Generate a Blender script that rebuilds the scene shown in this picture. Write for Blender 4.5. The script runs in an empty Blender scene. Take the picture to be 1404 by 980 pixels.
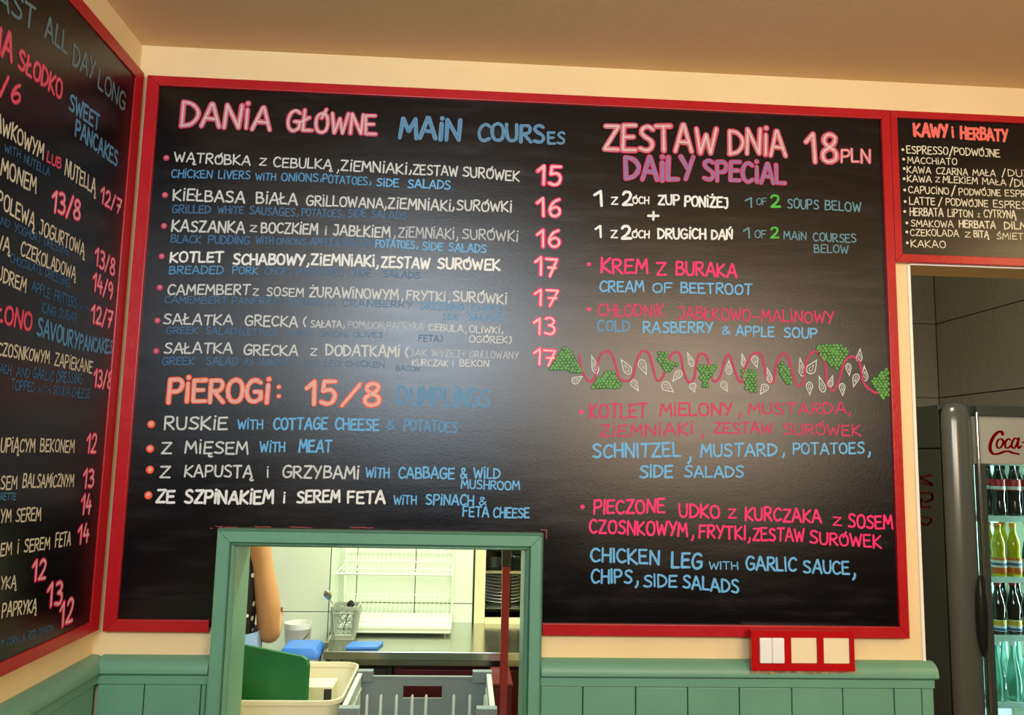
import bpy, bmesh, math, random
from mathutils import Vector, Matrix, Euler
random.seed(7)
scene = bpy.context.scene
COL = scene.collection
# ------------------------------------------------------------------ camera
FPX = 1090.64; CAM = Vector((0.7549, -1.75, 1.65)); YAW, PIT, ROL = -0.0563, 0.1217, 0.0216
def cam_axes():
    cy, sy = math.cos(YAW), math.sin(YAW); cp, sp = math.cos(PIT), math.sin(PIT)
    f = Vector((-sy*cp, cy*cp, sp)); r0 = Vector((cy, sy, 0)); u0 = r0.cross(f)
    cr, sr = math.cos(ROL), math.sin(ROL)
    return cr*r0 + sr*u0, -sr*r0 + cr*u0, f
RT, UP, FW = cam_axes()
cd = bpy.data.cameras.new('camera'); cam = bpy.data.objects.new('camera', cd); COL.objects.link(cam)
cd.sensor_width = 36; cd.lens = 36*FPX/1404; cd.clip_start = 0.02
cam.matrix_world = Matrix(((RT.x, UP.x, -FW.x, CAM.x), (RT.y, UP.y, -FW.y, CAM.y), (RT.z, UP.z, -FW.z, CAM.z), (0, 0, 0, 1)))
scene.camera = cam
def U(px, py, axis, val):
    """point of the plane axis=val that the photograph shows at pixel (px, py)"""
    d = RT*((px-702)/FPX) + UP*((490-py)/FPX) + FW
    k = (val - CAM['xyz'.index(axis)])/d['xyz'.index(axis)]
    return CAM + d*k
# ------------------------------------------------------------------ world, lights, exposure
w = bpy.data.worlds.new('world'); scene.world = w; w.use_nodes = True
w.node_tree.nodes['Background'].inputs[0].default_value = (0.75, 0.86, 1, 1)
w.node_tree.nodes['Background'].inputs[1].default_value = 1.0
def area(name, loc, size, target, power, color, spread=180):
    l = bpy.data.lights.new(name, 'AREA'); l.shape = 'RECTANGLE'; l.size, l.size_y = size; l.energy = power; l.color = color
    l.spread = math.radians(spread)
    o = bpy.data.objects.new(name, l); COL.objects.link(o); o.location = loc
    o.rotation_euler = (Vector(target)-Vector(loc)).to_track_quat('-Z', 'Y').to_euler(); return o
REAR = -2.35; RIGHT = 4.2
area('window_daylight', (0.55, REAR+0.02, 2.22), (0.86, 0.5), (0.55, 5, 2.22), 40, (0.74, 0.87, 1.0))
area('window_evening_light', (1.92, REAR+0.02, 2.0), (1.3, 0.5), (1.92, 5, 2.0), 44, (1.0, 0.76, 0.52))
area('room_lamp', (2.9, -1.1, 2.40), (0.5, 0.5), (2.8, -0.8, 0), 17, (1.0, 0.70, 0.34))
area('kitchen_lamp', (0.75, 0.95, 2.42), (1.2, 0.3), (0.75, 0.95, 0), 54, (0.84, 1.0, 0.80))
area('back_room_lamp', (2.45, 0.9, 2.85), (0.4, 0.3), (2.7, 2.0, 0.8), 9, (1.0, 0.98, 0.82))
vs = scene.view_settings; vs.view_transform = 'Standard'; vs.look = 'None'; vs.gamma = 1; vs.use_curve_mapping = False
vs.exposure = -0.42
scene.cycles.use_denoising = True
scene.cycles.max_bounces = 8
# ------------------------------------------------------------------ materials
def lin(c):
    return tuple(((v/255)/12.92 if v/255 <= .04045 else ((v/255+.055)/1.055)**2.4) for v in c) + (1,)
MATS = {}
def mat(name, col, rough=.5, metal=0, noise=0, nscale=20, bump=0, bscale=200, col2=None, spec=.5, stretch=None, emit=0, trans=0, alpha=1, ior=1.45, coat=0, rnoise=0):
    if name in MATS: return MATS[name]
    m = bpy.data.materials.new(name); m.use_nodes = True; nt = m.node_tree; b = nt.nodes['Principled BSDF']
    b.inputs['Base Color'].default_value = lin(col); b.inputs['Roughness'].default_value = rough; b.inputs['Metallic'].default_value = metal
    b.inputs['Specular IOR Level'].default_value = spec; b.inputs['IOR'].default_value = ior; b.inputs['Transmission Weight'].default_value = trans
    b.inputs['Coat Weight'].default_value = coat
    if emit: b.inputs['Emission Color'].default_value = lin(col); b.inputs['Emission Strength'].default_value = emit
    tc = nt.nodes.new('ShaderNodeTexCoord'); mp = nt.nodes.new('ShaderNodeMapping'); nt.links.new(tc.outputs['Object'], mp.inputs['Vector'])
    if stretch: mp.inputs['Scale'].default_value = stretch
    if noise or col2 or rnoise:
        n = nt.nodes.new('ShaderNodeTexNoise'); n.inputs['Scale'].default_value = nscale; n.inputs['Detail'].default_value = 5
        nt.links.new(mp.outputs[0], n.inputs['Vector'])
        mr = nt.nodes.new('ShaderNodeMapRange'); mr.inputs['From Min'].default_value = .3; mr.inputs['From Max'].default_value = .7
        nt.links.new(n.outputs['Fac'], mr.inputs['Value'])
        if noise or col2:
            mx = nt.nodes.new('ShaderNodeMix'); mx.data_type = 'RGBA'
            c2 = lin(col2) if col2 else tuple(v*(1-noise) for v in lin(col)[:3]) + (1,)
            mx.inputs['A'].default_value = lin(col); mx.inputs['B'].default_value = c2
            nt.links.new(mr.outputs[0], mx.inputs['Factor']); nt.links.new(mx.outputs['Result'], b.inputs['Base Color'])
        if rnoise:
            m2 = nt.nodes.new('ShaderNodeMapRange'); m2.inputs['To Min'].default_value = rough-rnoise; m2.inputs['To Max'].default_value = rough+rnoise
            nt.links.new(n.outputs['Fac'], m2.inputs['Value']); nt.links.new(m2.outputs[0], b.inputs['Roughness'])
    if bump:
        n2 = nt.nodes.new('ShaderNodeTexNoise'); n2.inputs['Scale'].default_value = bscale; n2.inputs['Detail'].default_value = 3
        nt.links.new(mp.outputs[0], n2.inputs['Vector'])
        bp = nt.nodes.new('ShaderNodeBump'); bp.inputs['Strength'].default_value = bump; bp.inputs['Distance'].default_value = .002
        nt.links.new(n2.outputs['Fac'], bp.inputs['Height']); nt.links.new(bp.outputs[0], b.inputs['Normal'])
    MATS[name] = m; return m
M = dict(

 cream=mat('cream wall paint', (236, 211, 160), .75, noise=.06, nscale=6, bump=.25, bscale=120),
 ceil=mat('ceiling paint', (226, 194, 146), .85, noise=.05, nscale=3, bump=.2, bscale=90),
 board=mat('blackboard paint', (13, 12, 14), .31, spec=.75, noise=.25, nscale=5, bump=.12, bscale=260, rnoise=.05),
 red=mat('red gloss paint', (178, 22, 30), .32, noise=.14, nscale=14, bump=.35, bscale=60, stretch=(1, 1, 1)),
 sred=mat('switch red plastic', (178, 14, 20), .25),
 green=mat('green oil paint', (106, 158, 132), .38, noise=.10, nscale=9, bump=.25, bscale=70),
 groove=mat('groove shadow paint', (52, 100, 82), .6),
 white=mat('white paint', (240, 236, 224), .4), wplast=mat('white plastic', (236, 236, 232), .3), cplast=mat('cream plastic', (236, 222, 184), .35),
 tile=mat('white glazed tile', (232, 240, 226), .18, noise=.03, nscale=4), grout=mat('grey grout', (58, 66, 56), .9, bump=.3),
 dtile=mat('beige glazed tile', (176, 172, 150), .3, noise=.12, nscale=30),
 steel=mat('brushed steel', (200, 202, 190), .2, 1, noise=.12, nscale=30, stretch=(1, 25, 25)),
 plaster=mat('broken plaster', (190, 165, 120), .95, col2=(110, 70, 50), nscale=60, bump=1, bscale=80),
 rearw=mat('dark brown rear wall', (52, 42, 36), .8), floor=mat('floor tile', (92, 80, 70), .4, noise=.1), dark=mat('dark cabinet', (52, 44, 38), .5), maroon=mat('maroon cabinet', (92, 16, 20), .5),
 postred=mat('red post paint', (128, 18, 24), .35), black=mat('black plastic', (22, 22, 22), .4),
 tub=mat('ivory plastic tub', (226, 216, 186), .4), gboard=mat('green cutting board', (16, 116, 56), .42, noise=.25, nscale=9, bump=.2, bscale=150),
 crate=mat('grey crate plastic', (128, 138, 142), .42, noise=.08, nscale=12), peg=mat('pale grey peg plastic', (190, 200, 194), .4),
 blue=mat('blue plastic', (70, 130, 222), .35), skin=mat('skin', (206, 150, 106), .5, noise=.07, nscale=15), basket=mat('grey basket plastic', (166, 172, 160), .4),
 wire=mat('white coated wire', (240, 244, 232), .35), chrome=mat('polished steel', (205, 205, 200), .12, 1), china=mat('white china', (238, 238, 230), .15),
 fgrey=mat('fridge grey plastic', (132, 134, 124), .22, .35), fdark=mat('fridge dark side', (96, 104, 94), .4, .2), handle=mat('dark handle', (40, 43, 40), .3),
 sign=mat('fridge sign panel', (214, 206, 184), .3, emit=.10), logo=mat('fridge logo red', (200, 16, 28), .4, emit=.12), sidelogo=mat('faded red logo', (140, 30, 26), .5),
 liner=mat('fridge white liner', (225, 245, 240), .3), shelf=mat('fridge shelf edge', (225, 250, 245), .3), lamp=mat('fridge lamp tube', (200, 255, 245), .3, emit=2.2),
 cola=mat('dark cola glass', (26, 14, 12), .08, coat=1), orange=mat('orange drink bottle', (206, 190, 20), .12, coat=.6), clearb=mat('pale bottle glass', (150, 205, 195), .06, trans=.75),
 gbottle=mat('green bottle glass', (16, 100, 50), .1, coat=.6), lred=mat('red bottle label', (200, 24, 34), .4), lwhite=mat('white bottle label', (238, 238, 232), .4), lorange=mat('orange bottle label', (232, 108, 30), .4),
 lblue=mat('blue label print', (40, 90, 170), .4), lyel=mat('yellow label print', (240, 200, 60), .4), capo=mat('orange bottle cap', (230, 140, 40), .3), capr=mat('red bottle cap', (180, 20, 30), .3),
 clothb=mat('blue apron cloth', (150, 180, 235), .8), trousers=mat('dark trousers', (40, 42, 52), .9), hair=mat('brown hair', (60, 38, 24), .6), teal=mat('teal wall behind', (70, 100, 98), .6),
 shoe=mat('black shoe', (25, 25, 25), .5))
def chalk_mat():
    m = bpy.data.materials.new('chalk marker'); m.use_nodes = True; nt = m.node_tree; b = nt.nodes['Principled BSDF']
    at = nt.nodes.new('ShaderNodeAttribute'); at.attribute_name = 'pigment'
    tc = nt.nodes.new('ShaderNodeTexCoord'); n = nt.nodes.new('ShaderNodeTexNoise'); n.inputs['Scale'].default_value = 160; n.inputs['Detail'].default_value = 4
    nt.links.new(tc.outputs['Object'], n.inputs['Vector'])
    mr = nt.nodes.new('ShaderNodeMapRange'); mr.inputs['From Min'].default_value = .55; mr.inputs['From Max'].default_value = .85; mr.inputs['To Max'].default_value = .55
    nt.links.new(n.outputs['Fac'], mr.inputs['Value'])
    mx = nt.nodes.new('ShaderNodeMix'); mx.data_type = 'RGBA'; nt.links.new(mr.outputs[0], mx.inputs['Factor'])
    nt.links.new(at.outputs['Color'], mx.inputs['A']); mx.inputs['B'].default_value = lin((40, 40, 42)); nt.links.new(mx.outputs['Result'], b.inputs['Base Color'])
    b.inputs['Roughness'].default_value = .5; b.inputs['Specular IOR Level'].default_value = .35
    return m
CHALK = chalk_mat()
def board_mat():
    m = bpy.data.materials.new('satin blackboard'); m.use_nodes = True; nt = m.node_tree; nt.nodes.remove(nt.nodes['Principled BSDF']); N = nt.nodes.new; L = nt.links.new
    tc = N('ShaderNodeTexCoord'); mp = N('ShaderNodeMapping'); mp.inputs['Scale'].default_value = (1.2, 1.2, 9); L(tc.outputs['Object'], mp.inputs[0])
    n = N('ShaderNodeTexNoise'); n.inputs['Scale'].default_value = 4; n.inputs['Detail'].default_value = 7; n.inputs['Roughness'].default_value = .65; L(mp.outputs[0], n.inputs['Vector'])
    cr = N('ShaderNodeMapRange'); cr.inputs['From Min'].default_value = .52; cr.inputs['From Max'].default_value = .8; L(n.outputs['Fac'], cr.inputs['Value'])
    mx = N('ShaderNodeMix'); mx.data_type = 'RGBA'; mx.inputs['A'].default_value = lin((11, 10, 13)); mx.inputs['B'].default_value = lin((34, 33, 36)); L(cr.outputs[0], mx.inputs['Factor'])
    d = N('ShaderNodeBsdfDiffuse'); L(mx.outputs['Result'], d.inputs['Color'])
    g = N('ShaderNodeBsdfGlossy'); g.distribution = 'BECKMANN'
    rr = N('ShaderNodeMapRange'); rr.inputs['To Min'].default_value = .27; rr.inputs['To Max'].default_value = .37; L(n.outputs['Fac'], rr.inputs['Value']); L(rr.outputs[0], g.inputs['Roughness'])
    n2 = N('ShaderNodeTexNoise'); n2.inputs['Scale'].default_value = 240; L(tc.outputs['Object'], n2.inputs['Vector']); bp = N('ShaderNodeBump'); bp.inputs['Strength'].default_value = .07; bp.inputs['Distance'].default_value = .002; L(n2.outputs['Fac'], bp.inputs['Height']); L(bp.outputs[0], g.inputs['Normal'])
    f = N('ShaderNodeFresnel'); f.inputs['IOR'].default_value = 1.60; ms = N('ShaderNodeMixShader'); L(f.outputs[0], ms.inputs[0]); L(d.outputs[0], ms.inputs[1]); L(g.outputs[0], ms.inputs[2]); L(ms.outputs[0], nt.nodes['Material Output'].inputs[0])
    return m
M['board'] = board_mat()
def dots_mat():
    m = bpy.data.materials.new('black spotted cloth'); m.use_nodes = True; nt = m.node_tree; b = nt.nodes['Principled BSDF']
    tc = nt.nodes.new('ShaderNodeTexCoord'); v = nt.nodes.new('ShaderNodeTexVoronoi'); v.inputs['Scale'].default_value = 28
    nt.links.new(tc.outputs['Object'], v.inputs['Vector']); mt = nt.nodes.new('ShaderNodeMath'); mt.operation = 'LESS_THAN'; mt.inputs[1].default_value = .22
    nt.links.new(v.outputs['Distance'], mt.inputs[0]); mx = nt.nodes.new('ShaderNodeMix'); mx.data_type = 'RGBA'; nt.links.new(mt.outputs[0], mx.inputs['Factor'])
    mx.inputs['A'].default_value = lin((20, 18, 24)); mx.inputs['B'].default_value = lin((225, 225, 230)); nt.links.new(mx.outputs['Result'], b.inputs['Base Color'])
    b.inputs['Roughness'].default_value = .9; return m
# ------------------------------------------------------------------ builders
WL = {}
def wloc(o): return WL.get(o.name, Vector((0, 0, 0))) if o else Vector((0, 0, 0))
def tag(o, label=None, cat=None, group=None, kind=None):
    if label: o['label'] = label
    if cat: o['category'] = cat
    if group: o['group'] = group
    if kind: o['kind'] = kind
    return o
def thing(name, label, cat, loc=(0, 0, 0), group=None):
    o = bpy.data.objects.new(name, None); COL.objects.link(o); o.location = loc; o.empty_display_size = .05; WL[o.name] = Vector(loc)
    return tag(o, label, cat, group)
def place(name, me, parent, loc=None):
    o = bpy.data.objects.new(name, me); COL.objects.link(o)
    if parent: o.parent = parent
    if loc is not None: o.location = Vector(loc) - wloc(parent)
    WL[o.name] = wloc(parent) if loc is None else Vector(loc)
    return o
class MB:
    def __init__(s): s.v = []; s.f = []; s.c = []
    def add(s, vs, fs):
        n = len(s.v); s.v += [Vector(a) for a in vs]; s.f += [tuple(i+n for i in f) for f in fs]; return s
    def box(s, x0, x1, y0, y1, z0, z1):
        return s.add([(x0, y0, z0), (x1, y0, z0), (x1, y1, z0), (x0, y1, z0), (x0, y0, z1), (x1, y0, z1), (x1, y1, z1), (x0, y1, z1)],
                     [(0, 3, 2, 1), (4, 5, 6, 7), (0, 1, 5, 4), (1, 2, 6, 5), (2, 3, 7, 6), (3, 0, 4, 7)])
    def hull(s, a, b):            # prism between two equal polygons
        n = len(a); return s.add(list(a)+list(b), [tuple(range(n))[::-1], tuple(range(n, 2*n))] + [(i, (i+1) % n, n+(i+1) % n, n+i) for i in range(n)])
    def tube(s, pts, r, seg=8, caps=True):
        pts = [Vector(p) for p in pts]; rr = r if isinstance(r, (list, tuple)) else [r]*len(pts); vs = []; fs = []
        up = Vector((0, 0, 1))
        for i, p in enumerate(pts):
            d = (pts[min(i+1, len(pts)-1)]-pts[max(i-1, 0)]).normalized()
            a = d.cross(up if abs(d.z) < .9 else Vector((1, 0, 0))).normalized(); b = d.cross(a)
            for k in range(seg): t = 2*math.pi*k/seg; vs.append(p + (a*math.cos(t)+b*math.sin(t))*rr[i])
        for i in range(len(pts)-1):
            for k in range(seg): fs.append((i*seg+k, i*seg+(k+1) % seg, (i+1)*seg+(k+1) % seg, (i+1)*seg+k))
        if caps: fs += [tuple(range(seg)), tuple(range((len(pts)-1)*seg, len(pts)*seg))[::-1]]
        return s.add(vs, fs)
    def lathe(s, prof, c=(0, 0, 0), seg=20):
        vs = []; fs = []
        for r, z in prof:
            for k in range(seg): t = 2*math.pi*k/seg; vs.append((c[0]+r*math.cos(t), c[1]+r*math.sin(t), c[2]+z))
        for i in range(len(prof)-1):
            for k in range(seg): fs.append((i*seg+k, i*seg+(k+1) % seg, (i+1)*seg+(k+1) % seg, (i+1)*seg+k))
        fs += [tuple(range(seg))[::-1], tuple(range((len(prof)-1)*seg, len(prof)*seg))]
        return s.add(vs, fs)
    def mesh(s, name, m, off=Vector((0, 0, 0)), bevel=0, smooth=False, seg=2, normals=True):
        me = bpy.data.meshes.new(name); me.from_pydata([tuple(v-off) for v in s.v], [], s.f); me.materials.append(m)
        if normals or bevel:
            bm = bmesh.new(); bm.from_mesh(me)
            if bevel: bmesh.ops.bevel(bm, geom=[e for e in bm.edges if len(e.link_faces) == 2 and e.calc_face_angle(0) > .5], offset=bevel, segments=seg, affect='EDGES', profile=.6)
            bmesh.ops.recalc_face_normals(bm, faces=bm.faces); bm.to_mesh(me); bm.free()
        if smooth:
            me.polygons.foreach_set('use_smooth', [True]*len(me.polygons))
            me.set_sharp_from_angle(angle=math.radians(42))
        return me
    def build(s, name, m, parent=None, **k):
        return place(name, s.mesh(name, m, wloc(parent), **k), parent)
def struct(name, mb, m, **k): return tag(mb.build(name, m, None, **k), kind='structure')
def copy_tree(o, loc, label=None):
    c = o.copy(); COL.objects.link(c); c.location = loc
    if label: c['label'] = label
    for ch in o.children:
        d = ch.copy(); COL.objects.link(d); d.parent = c
        for g in ch.children:
            e = g.copy(); COL.objects.link(e); e.parent = d
    return c
# ------------------------------------------------------------------ stroke lettering
G = {}
for ln in '''A 7|0,0 3.3,10 3.8,10 7,0;1.3,3.6 5.8,3.3
B 6|.3,0 .3,10;C.3,9.8 4.2,9.6 4.8,7.6 3.6,5.7 .5,5.3;C.5,5.3 4.6,5 6,2.9 4.6,.6 .2,.2
C 6|C6,8.6 4,9.9 1.6,8.8 .2,5.2 1,1.6 3.2,.1 6,1.4
D 6.4|.4,0 .2,10;C.2,9.9 3.6,9.3 6.2,6.6 6.1,3.6 3.8,.9 .2,.1
E 5.6|5.4,9.9 .3,9.7 .3,.2 5.6,.3;.3,5.2 4.6,5.4
F 5.4|5.4,9.9 .3,9.7 .2,0;.3,5.1 4.4,5.3
G 6.6|C6.2,8.7 4.2,9.9 1.7,8.9 .2,5.2 1,1.4 3.4,.1 6.2,1.5;6.3,1.4 6.4,4.6 3.6,4.6
H 6|.3,0 .3,10;5.9,0 5.8,10;.3,5 5.8,5.1
I 1|.5,0 .5,10
i 1.4|.7,0 .7,8;o.8,10.7
J 4.4|1,9.8 4.2,9.8;C3.8,9.8 4,3 3.2,.3 1.6,-.5 0,.8
K 6|.3,0 .3,10;5.6,9.8 .4,4.4 6,0
L 5|.3,10 .2,.2 5,.3
M 7.6|0,0 1,10 3.9,3.6 6.7,10 7.6,0
N 6.6|.3,0 .5,10 6,.2 6.4,10
O 6.6|C3.4,9.9 1,8.6 .1,5 1.1,1.2 3.4,.1 5.7,1.3 6.5,5 5.6,8.7 3.2,9.9
P 5.8|.3,0 .3,9.8;C.3,9.7 4.4,9.8 5.7,7.6 4.4,5 .5,4.5
R 6|.3,0 .3,9.8;C.3,9.7 4.2,9.8 5.4,7.6 4,5.3 .5,4.9;1.8,4.9 6,0
S 5.8|C5.5,8.8 3.6,9.9 1.2,9 .9,7 2.8,5.4 5,4 5.4,1.8 3.4,.2 .2,.9
T 6.2|0,9.8 6.2,10;3.2,9.8 3,0
U 6|C.2,10 .3,3.6 1.3,.7 3.2,.1 5.1,1 5.8,4 5.9,10
V 6.4|0,10 3.2,0 6.4,10
W 8.6|0,9.8 2,0 4.3,7.4 6.4,0 8.6,10
X 6|0,0 6,10;0,10 6,0
Y 6|0,10 3,4.9;6,10 2,0
Z 6|.4,9.7 5.9,9.8 .2,.3 6,.3
1 3.6|0,7 2.8,10 2.9,0
2 5.6|C.4,8 1.6,9.8 4,9.6 4.9,7.4 3.6,4.2 .3,.4;.3,.3 5.6,.4
3 5.2|C.5,9.2 2.8,9.9 4.6,8.2 3.6,6 2,5.4;C2,5.4 4.6,4.6 5,2.2 3.4,.3 .2,.8
4 5.4|2.2,10 .2,3.6 5.4,3.9;4,6.6 3.8,0
5 5.4|5.2,9.8 1,9.7 .7,5.6;C.7,5.5 3.4,6.2 5.2,4.2 4.6,1.2 2.6,0 .2,.8
6 5.4|C4.6,9.6 2,7.8 .4,3.8 1.2,.8 3.2,.1 5.1,1.8 4.8,4.4 2.8,5.2 .7,3.6
7 5.4|0,9.7 5.4,9.8 2,0;1.2,4.9 4.8,5.1
8 5.6|C2.8,5.3 .8,7.2 1.4,9.4 3.2,9.9 4.8,8.8 4.4,6.8 2.8,5.3 .5,3.4 .8,.9 2.8,.1 5.1,1.2 5,3.8 2.8,5.3
9 5.2|C4.6,8 2.6,9.9 .6,8.2 .6,5.8 2.4,4.9 4.6,6.6;C4.6,8.2 4.8,4 3.2,0
, 1.6|C1.4,1.2 1.4,-1 0,-3
. 1|o.5,.4
: 1.6|o.8,2.2;o.8,7.4
/ 4|0,-.5 4,10.5
+ 5|2.5,1.5 2.5,8.5;0,5 5,5
- 4|0,4.5 4,4.6
( 2.4|C2.4,10.5 .4,7.6 .2,3.4 2.2,-.8
) 2.4|C0,10.5 2,7.6 2.2,3.4 .2,-.8
& 6.4|C6.2,.2 1.4,7 1.8,9.4 3.6,9.6 4,7.8 .6,3.4 .6,1 2.6,0 5.8,4'''.split('\n'):
    k, r = ln[0], ln[2:]; wd, st = r.split('|'); G[k] = (float(wd), [(s[0] if s[0] in 'Co' else 'L', [tuple(map(float, p.split(','))) for p in s.lstrip('Co').split()]) for s in st.split(';')])
def ext(k, base, extra): G[k] = (G[base][0], G[base][1]+extra)
ogon = lambda x: [('C', [(x, .2), (x-1, -1.6), (x, -2.6), (x+1.4, -2.2)])]
ext('Ą', 'A', ogon(6.6)); ext('Ę', 'E', ogon(4.6)); ext('Ł', 'L', [('L', [(-1.2, 4), (3, 6.4)])]); ext('Ó', 'O', [('L', [(3, 7.4), (5.2, 12)])])
ext('Ń', 'N', [('L', [(3, 10.8), (4.6, 13)])]); ext('Ż', 'Z', [('o', [(3, 12.4)])]); ext('Ś', 'S', [('L', [(3, 11), (4.4, 13)])]); ext('Ć', 'C', [('L', [(3, 11), (4.4, 13)])]); G['z'] = G['Z']; ext('h', 'H', [])
def crom(p, n=3):
    out = []
    for i in range(len(p)-1):
        a, b, c, d = p[max(i-1, 0)], p[i], p[i+1], p[min(i+2, len(p)-1)]
        for k in range(n):
            t = k/n; out.append(tuple(.5*((2*b[j])+(-a[j]+c[j])*t+(2*a[j]-5*b[j]+4*c[j]-d[j])*t*t+(-a[j]+3*b[j]-3*c[j]+d[j])*t**3) for j in (0, 1)))
    return out+[p[-1]]
class Ink:
    """flat marker strokes lying on a board plane; (s,t) are metres along / up the plane"""
    def __init__(s, to3): s.v = []; s.f = []; s.c = []; s.to3 = to3
    def stroke(s, pts, r, col, lift=0, closed=False):
        n = len(pts)
        rr = [r*random.uniform(.86, 1.1) for _ in pts]; s.q = getattr(s, 'q', 0)
        for i in range(n-1):
            (x0, y0), (x1, y1) = pts[i], pts[i+1]; L = math.hypot(x1-x0, y1-y0)
            if L < 1e-6: continue
            nx, ny = -(y1-y0)/L, (x1-x0)/L; b = len(s.v); s.q = (s.q+1) % 60; lf = lift+s.q*2e-6
            for x, y, q in ((x0, y0, rr[i]), (x1, y1, rr[i+1])):
                s.v += [s.to3(x+nx*q, y+ny*q, lf), s.to3(x-nx*q, y-ny*q, lf)]
            s.f.append((b, b+1, b+3, b+2)); s.c += [col]*4
        for (x, y), q in zip(pts, rr): s.disc(x, y, q, col, lift, 6 if n > 4 else 8)
    def disc(s, x, y, r, col, lift=0, k=10):
        s.q = (getattr(s, 'q', 0)+1) % 60; lift = lift+s.q*2e-6; b = len(s.v); s.v += [s.to3(x+r*math.cos(6.2832*i/k+.3), y+r*math.sin(6.2832*i/k+.3), lift) for i in range(k)]; s.f.append(tuple(range(b, b+k))); s.c += [col]*k
    def word(s, txt, a, b, h, style):
        """a, b: (s,t) baseline ends; h: cap height in metres"""
        ws = [G[c][0] for c in txt]; sp = 1.7; tot = sum(ws)+sp*(len(ws)-1)
        L = math.hypot(b[0]-a[0], b[1]-a[1]); ux, uy = (b[0]-a[0])/L, (b[1]-a[1])/L
        sx = L/tot; sy = h/10
        if len(txt) == 1 and txt in 'i,Ii:.': sx = h/10
        x = 0
        for c, wd in zip(txt, ws):
            jy = random.uniform(-.4, .4)*sy; js = random.uniform(.95, 1.05); ja = random.uniform(-.05, .05)
            for kind, pts in G[c][1]:
                P = [(a[0]+ux*(x+p[0])*sx - ja*p[1]*sy, a[1]+uy*(x+p[0])*sx+jy+p[1]*sy*js) for p in pts]
                if kind == 'C': P = crom(P)
                for wr, col, lift in style:
                    r = h*wr
                    if kind == 'o': s.disc(P[0][0], P[0][1], r*1.15, col, lift)
                    else: s.stroke(P, r, col, lift)
            x += wd+sp
    def build(s, name, parent):
        off = wloc(parent); me = bpy.data.meshes.new(name); me.from_pydata([tuple(v-off) for v in s.v], [], s.f)
        at = me.attributes.new('pigment', 'FLOAT_COLOR', 'POINT'); flat = []
        for c in s.c: flat += list(c)
        at.data.foreach_set('color', flat); me.materials.append(CHALK)
        return place(name, me, parent)
# ------------------------------------------------------------------ the room
ZC = 2.5522; ZW = 1.2241; BX0, BX1, BZ0, BZ1 = .0236, 1.7306, 1.2728, 2.4739; IX0, IX1, IZ0, IZ1 = .0502, 1.7098, 1.2968, 2.4515
HX0, HX1, HZ1 = .2445, .9276, 1.4846
CW = .036                                   # casing width
HIX0, HIX1, HIZ1 = HX0+CW, HX1-CW, HZ1-CW
DX0 = U(1247, 380, 'y', 0).x; DZ1 = U(1300, 365, 'y', 0).z; DX1 = DX0+1.0; WT = .098; SILL = .90
FARY = 2.79; KY = 1.70; PX = DX0-.103
b = MB(); b.box(-.12, HIX0, 0, WT, 0, ZC); b.box(HIX0, HIX1, 0, WT, 0, SILL); b.box(HIX0, HIX1, 0, WT, HIZ1, ZC); b.box(HIX1, DX0, 0, WT, 0, ZC)
b.box(DX0, DX1, 0, WT, DZ1, ZC); b.box(DX1, RIGHT, 0, WT, 0, ZC); struct('wall_back', b, M['cream'])
struct('wall_left', MB().box(-.12, 0, REAR, 0, 0, ZC), M['cream'])
struct('wall_right', MB().box(RIGHT, RIGHT+.12, REAR, WT, 0, ZC), M['cream'])
struct('ceiling', MB().box(-2.2, RIGHT+.12, REAR-.12, WT, ZC, ZC+.1).box(-2.2, PX+.1, WT, FARY+.1, ZC, ZC+.1), M['ceil'])
ZB = 3.0
struct('ceiling_back_room', MB().box(PX, RIGHT+.12, 0, FARY+.1, ZB, ZB+.1), M['ceil'])
struct('wall_over_lintel', MB().box(PX, RIGHT+.12, 0, WT, ZC+.001, ZB-.001), M['cream'])
struct('floor', MB().box(-2.2, RIGHT+.12, REAR-.12, FARY+.5, -.1, 0), M['floor'])
WINS = [(.12, .98, 1.97, 2.47), (1.27, 2.57, 1.75, 2.25)]
b = MB(); xs = -.12
for x0, x1, z0, z1 in WINS:
    b.box(xs, x0, REAR-.12, REAR, 0, ZC); b.box(x0, x1, REAR-.12, REAR, 0, z0); b.box(x0, x1, REAR-.12, REAR, z1, ZC); xs = x1
b.box(xs, RIGHT+.12, REAR-.12, REAR, 0, ZC); struct('wall_rear', b, M['rearw'])
for n, (x0, x1, z0, z1) in enumerate(WINS):
    b = MB(); t = .04
    for q in ((x0, x0+t, z0, z1), (x1-t, x1, z0, z1), (x0+t, x1-t, z0, z0+t), (x0+t, x1-t, z1-t, z1), ((x0+x1)/2-.015, (x0+x1)/2+.015, z0+t, z1-t)): b.box(q[0], q[1], REAR-.09, REAR-.04, q[2], q[3])
    struct('window_%d' % (n+2), b, M['white'])
# doorway corner bead and lintel edge
bd = tag(MB().box(DX0-.006, DX0+.001, -.004, WT, 0, DZ1).build('trim_3', M['white'], bevel=.0015), kind='structure')
tag(MB().box(DX0+.001, DX1, -.004, .004, DZ1-.001, DZ1+.006).build('trim_4', M['white'], bevel=.0015), kind='structure')
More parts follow.
